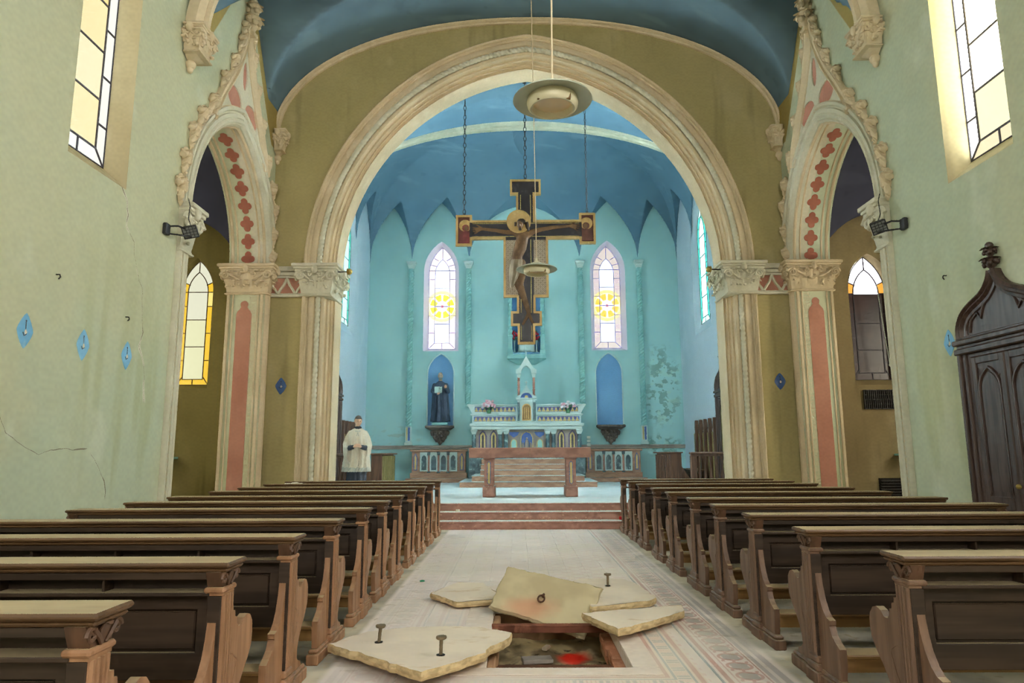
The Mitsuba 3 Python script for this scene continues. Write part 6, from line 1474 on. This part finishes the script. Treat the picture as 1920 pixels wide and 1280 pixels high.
lc = robe([(cz_(835), .03, .04, cx_(462), CRY-.02, .4), (cz_(800), .07, .05, cx_(468), CRY-.02, 1), (cz_(735), .13, .075, cx_(482), CRY-.03, 1.2), (cz_(690), .165, .085, cx_(497), CRY-.02, 1), (cz_(650), .16, .085, cx_(502), CRY-.02, .6), (cz_(632), .145, .085, cx_(502), CRY-.02, .2)], 9, .1, 48, 3, close=False)
part(g, 'loincloth', cat([lc]), 'loincloth', smooth=True)
# chains
def link_mesh(a, b, r):
    t = np.linspace(0, 2*PI, 17)[:-1]; P_ = [(a*np.sign(math.cos(q))*abs(math.cos(q))**1.0*(1-.25*abs(math.sin(q))), 0, b*math.sin(q)) for q in t]; P_.append(P_[0]); P_.append(P_[1])
    return tube(P_, r, 6, False)
LINKS = [mikit.ply(link_mesh(.034, .072, .0085), 'm_iron', smooth=True), mikit.ply(link_mesh(.022, .062, .007), 'm_iron', smooth=True)]
for (u, v0, big, lab) in ((104, 300, 0, 'iron chain holding the left arm of the crucifix'), (570, 36, 0, 'iron chain holding the top of the crucifix'), (1037, 290, 1, 'thinner iron chain holding the right arm of the crucifix')):
    g = top('chain', lab, 'chain'); x = cx_(u); z = cz_(v0)+.035; y = CRY+.02
    zc = float(chancel_vault(np.array([[x]]), np.array([[y]]))[0, 0])
    part(g, 'eye_bolt', cat([tube([(x, y, z-.12), (x, y, z-.02)], .012, 8), put(trimesh.creation.torus(major_radius=.022, minor_radius=.008, major_sections=14, minor_sections=6), frame((x, y, z), XA, ZA, -YA))]), 'iron', smooth=True)
    p = (.125, .108)[big]; ztop = zc-.42; n = int((ztop-z)/p)
    for i in range(n):
        M = shift(x, y, z+p*(i+.5)) @ rotz(0.12 if i % 2 == 0 else PI/2+.12)
        if i % 2: M = shift(x, y, z+p*(i+.5)) @ rotz(PI/2+.25)
        part(g, 'link', LINKS[big], None, to_world=M)
    part(g, 'hanger', cat([tube([(x, y, z+p*n), (x, y, zc+.02)], .009, 8), put(lathe([(0, 0), (.05, 0), (.04, .03), (0, .035)], (0, 0, 0), 12), shift(x, y, zc-.03))]), 'iron', smooth=40)
# ================================================================== lamps
for i, (x, y, z, tx_) in enumerate(((0.06, 5.3, 4.36, .02), (0.08, 10.7, 4.37, -.03))):
    g = top('pendant_lamp', ['large cream dish pendant lamp hanging nearest the camera', 'smaller looking cream dish pendant lamp hanging before the crucifix'][i], 'lamp')
    part(g, 'dish', lathe([(.12, .055), (.15, .045), (.26, .01), (.325, -.02), (.33, -.03), (.322, -.032), (.25, -.005), (.19, .0), (.12, .03)], (x, y, z), 56), 'lamp_dish', smooth=40)
    part(g, 'cap', lathe([(0, .17), (.012, .17), (.02, .12), (.05, .09), (.12, .06), (.14, .04), (.0, .03)], (x, y, z), 32), 'lamp_white', smooth=40)
    part(g, 'drum', lathe([(.17, .02), (.205, -.01), (.215, -.05), (.205, -.09), (.185, -.105), (.17, -.10), (.165, -.07), (.16, -.01), (.12, .02)], (x, y, z), 48), 'lamp_white', smooth=40)
    part(g, 'bowl', lathe([(.165, -.05), (.13, -.06), (.08, -.055), (.06, -.065), (.0, -.07)], (x, y, z), 40), 'lamp_opal', smooth=40)
    part(g, 'clip', cat([box(x+.10, x+.14, y-.165, y-.14, z-.1, z-.04, .004), box(x-.13, x-.1, y-.16, y-.13, z-.1, z-.06, .004)]), 'gold_dark')
    zt = float(nave_vault(np.array([[x]]), np.array([[y]]))[0, 0])
    part(g, 'cord', tube([(x, y, z+.16), (x+tx_*.5, y, z+2), (x+tx_*2, y, zt+.02)], .008, 6), 'cord', smooth=True)
    part(g, 'ceiling_rose', lathe([(0, 0), (.06, 0), (.05, .04), (0, .05)], (x+tx_*2, y, zt-.04), 16), 'lamp_white', smooth=40)
for s, side in ((-1, 'left'), (1, 'right')):
    g = top('floodlight', f'small black floodlight on the {side} wall beside the chapel arch capital', 'lamp')
    x, y, z = s*4.93, 9.40, 4.58
    n_ = np.array([-s*.28, -.80, -.53]); n_ /= np.linalg.norm(n_); a_ = np.cross(n_, ZA); a_ /= np.linalg.norm(a_); a_ = a_*.93+np.cross(n_, a_)*.28; b_ = np.cross(a_, n_)
    M = frame((x, y, z), a_*.84, b_*.84, n_*.84)
    part(g, 'head', put(cat([box(-.115, .115, -.10, .10, -.09, .0, .012), box(-.125, .125, -.11, -.095, -.02, .03, .004), box(-.125, .125, .095, .11, -.02, .03, .004), box(-.125, -.11, -.11, .11, -.02, .03, .004), box(.11, .125, -.11, .11, -.02, .03, .004)]), M), 'black_plastic')
    part(g, 'glass', put(box(-.11, .11, -.095, .095, -.0, .008), M), 'flood_glass')
    part(g, 'guard', put(cat([box(-.11, .11, -.004+q, .004+q, .02, .028) for q in (-.05, 0, .05)]+[box(-.004+q, .004+q, -.095, .095, .02, .028) for q in (-.055, 0, .055)]), M), 'black_plastic')
    part(g, 'bracket', cat([tube([(s*5.19, 9.2, 4.60), (s*5.05, 9.28, 4.63), (x, y+.03, z+.02)], .014, 8), tube([(s*5.19, 9.2, 4.5), (s*5.0, 9.3, 4.5), (x, y+.05, z-.06)], .012, 8), box(*sorted((s*5.14, s*5.198)), 9.14, 9.26, 4.48, 4.64, .01)]), 'black_plastic')
    part(g, 'cable', tube([(x, y+.06, z+.05), (s*5.0, 9.46, 4.8), (s*5.0, 9.48, 5.0), (s*5.04, 9.5, 5.12)], .006, 6), 'black_plastic', smooth=True)
for s, side in ((-1, 'left'), (1, 'right')):
    g = top('brass_lamp_arm', f'brass ball on a rod beside the {side} chancel arch capital', 'wall fitting')
    part(g, 'rod', tube([(s*3.95, 13.2, 4.99), (s*3.6, 13.2, 5.0)], .012, 8), 'iron'); part(g, 'ball', cat([ball((s*3.57, 13.2, 5.0), .062, 3, (.8, 1, 1)), put(trimesh.creation.torus(major_radius=.055, minor_radius=.012, major_sections=24, minor_sections=8), frame((s*3.61, 13.2, 5.0), YA, ZA, XA))]), 'brass', smooth=True)
# ================================================================== odds in the chapels and on walls
g = top('wall_grille', 'dark ventilation grid under the right chapel window', 'vent')
part(g, 'recess', box(6.62, 7.34, 13.585, 13.599, 2.24, 2.62), 'vent')
for i in range(19): part(g, 'bar', box(6.62+.0395*i, 6.628+.0395*i, 13.55, 13.585, 2.24, 2.62), 'vent_frame')
for i in range(5): part(g, 'cross_bar', box(6.62, 7.34, 13.555, 13.58, 2.24+.092*i, 2.25+.092*i), 'vent_frame')
g = top('louvre', 'black louvred vent low on the right chapel wall', 'vent')
part(g, 'frame', box(6.78, 7.5, 13.57, 13.599, .5, .9), 'vent')
for i in range(7): part(g, 'slat', hull([(x, yy, z) for x in (6.8, 7.48) for yy, z in ((13.57, .53+.053*i), (13.53, .52+.053*i), (13.53, .535+.053*i), (13.57, .548+.053*i))]), 'vent_frame')
for s, x0, x1, side in ((1, 7.12, 7.5, 'right'), (-1, -7.3, -6.93, 'left')):
    g = top('bracket_shelf', f'small pale stone shelf on a bracket in the {side} chapel', 'shelf')
    part(g, 'board', box(x0, x1, 13.25, 13.598, 1.33, 1.37, .008), 'aqua_stone'); part(g, 'bracket', hull([(x, y, z) for x in (x0+.14, x0+.24) for y, z in ((13.3, 1.33), (13.59, 1.33), (13.59, 1.2), (13.5, 1.22))]), 'aqua_stone')
single('pull_cord', cat([tube([(7.03, 13.5, 4.75), (7.07, 13.48, 4.0), (7.13, 13.46, 3.12)], .007, 6), ball((7.13, 13.46, 3.1), .02, 2, (1, 1, 1.6))]), 'white_plastic', 'white pull cord hanging in front of the dark chapel window', 'cord', smooth=True)
single('hanging_wire', tube([(6.80, 12.6, 7.4), (6.86, 12.6, 6.4), (6.95, 12.6, 5.6)], .005, 6), 'cord', 'thin wire hanging from the right chapel vault', 'wire', smooth=True)
for i, z in enumerate((1.86, 1.74, 1.62)):
    single('switch_box', box(2.12, 2.24, BY-.05, BY-.001 if i < 2 else BY-.061, z, z+.09, .008), 'white_plastic', ['topmost', 'middle', 'lowest'][i]+' of the three small white boxes on the apse wall right of the altar', 'switch')
for (y, z, s, lab) in ((7.1, 3.35, -1, 'small iron hook in the left wall above the blue lozenges'), (8.45, 3.15, -1, 'small iron hook in the left wall near the long crack'), (8.45, 3.62, 1, 'small iron hook in the right wall left of the door finial')):
    single('wall_hook', tube([(s*5.2, y, z), (s*5.16, y, z), (s*5.15, y, z-.03), (s*5.17, y, z-.05)], .007, 6), 'iron', lab, 'hook', smooth=True)
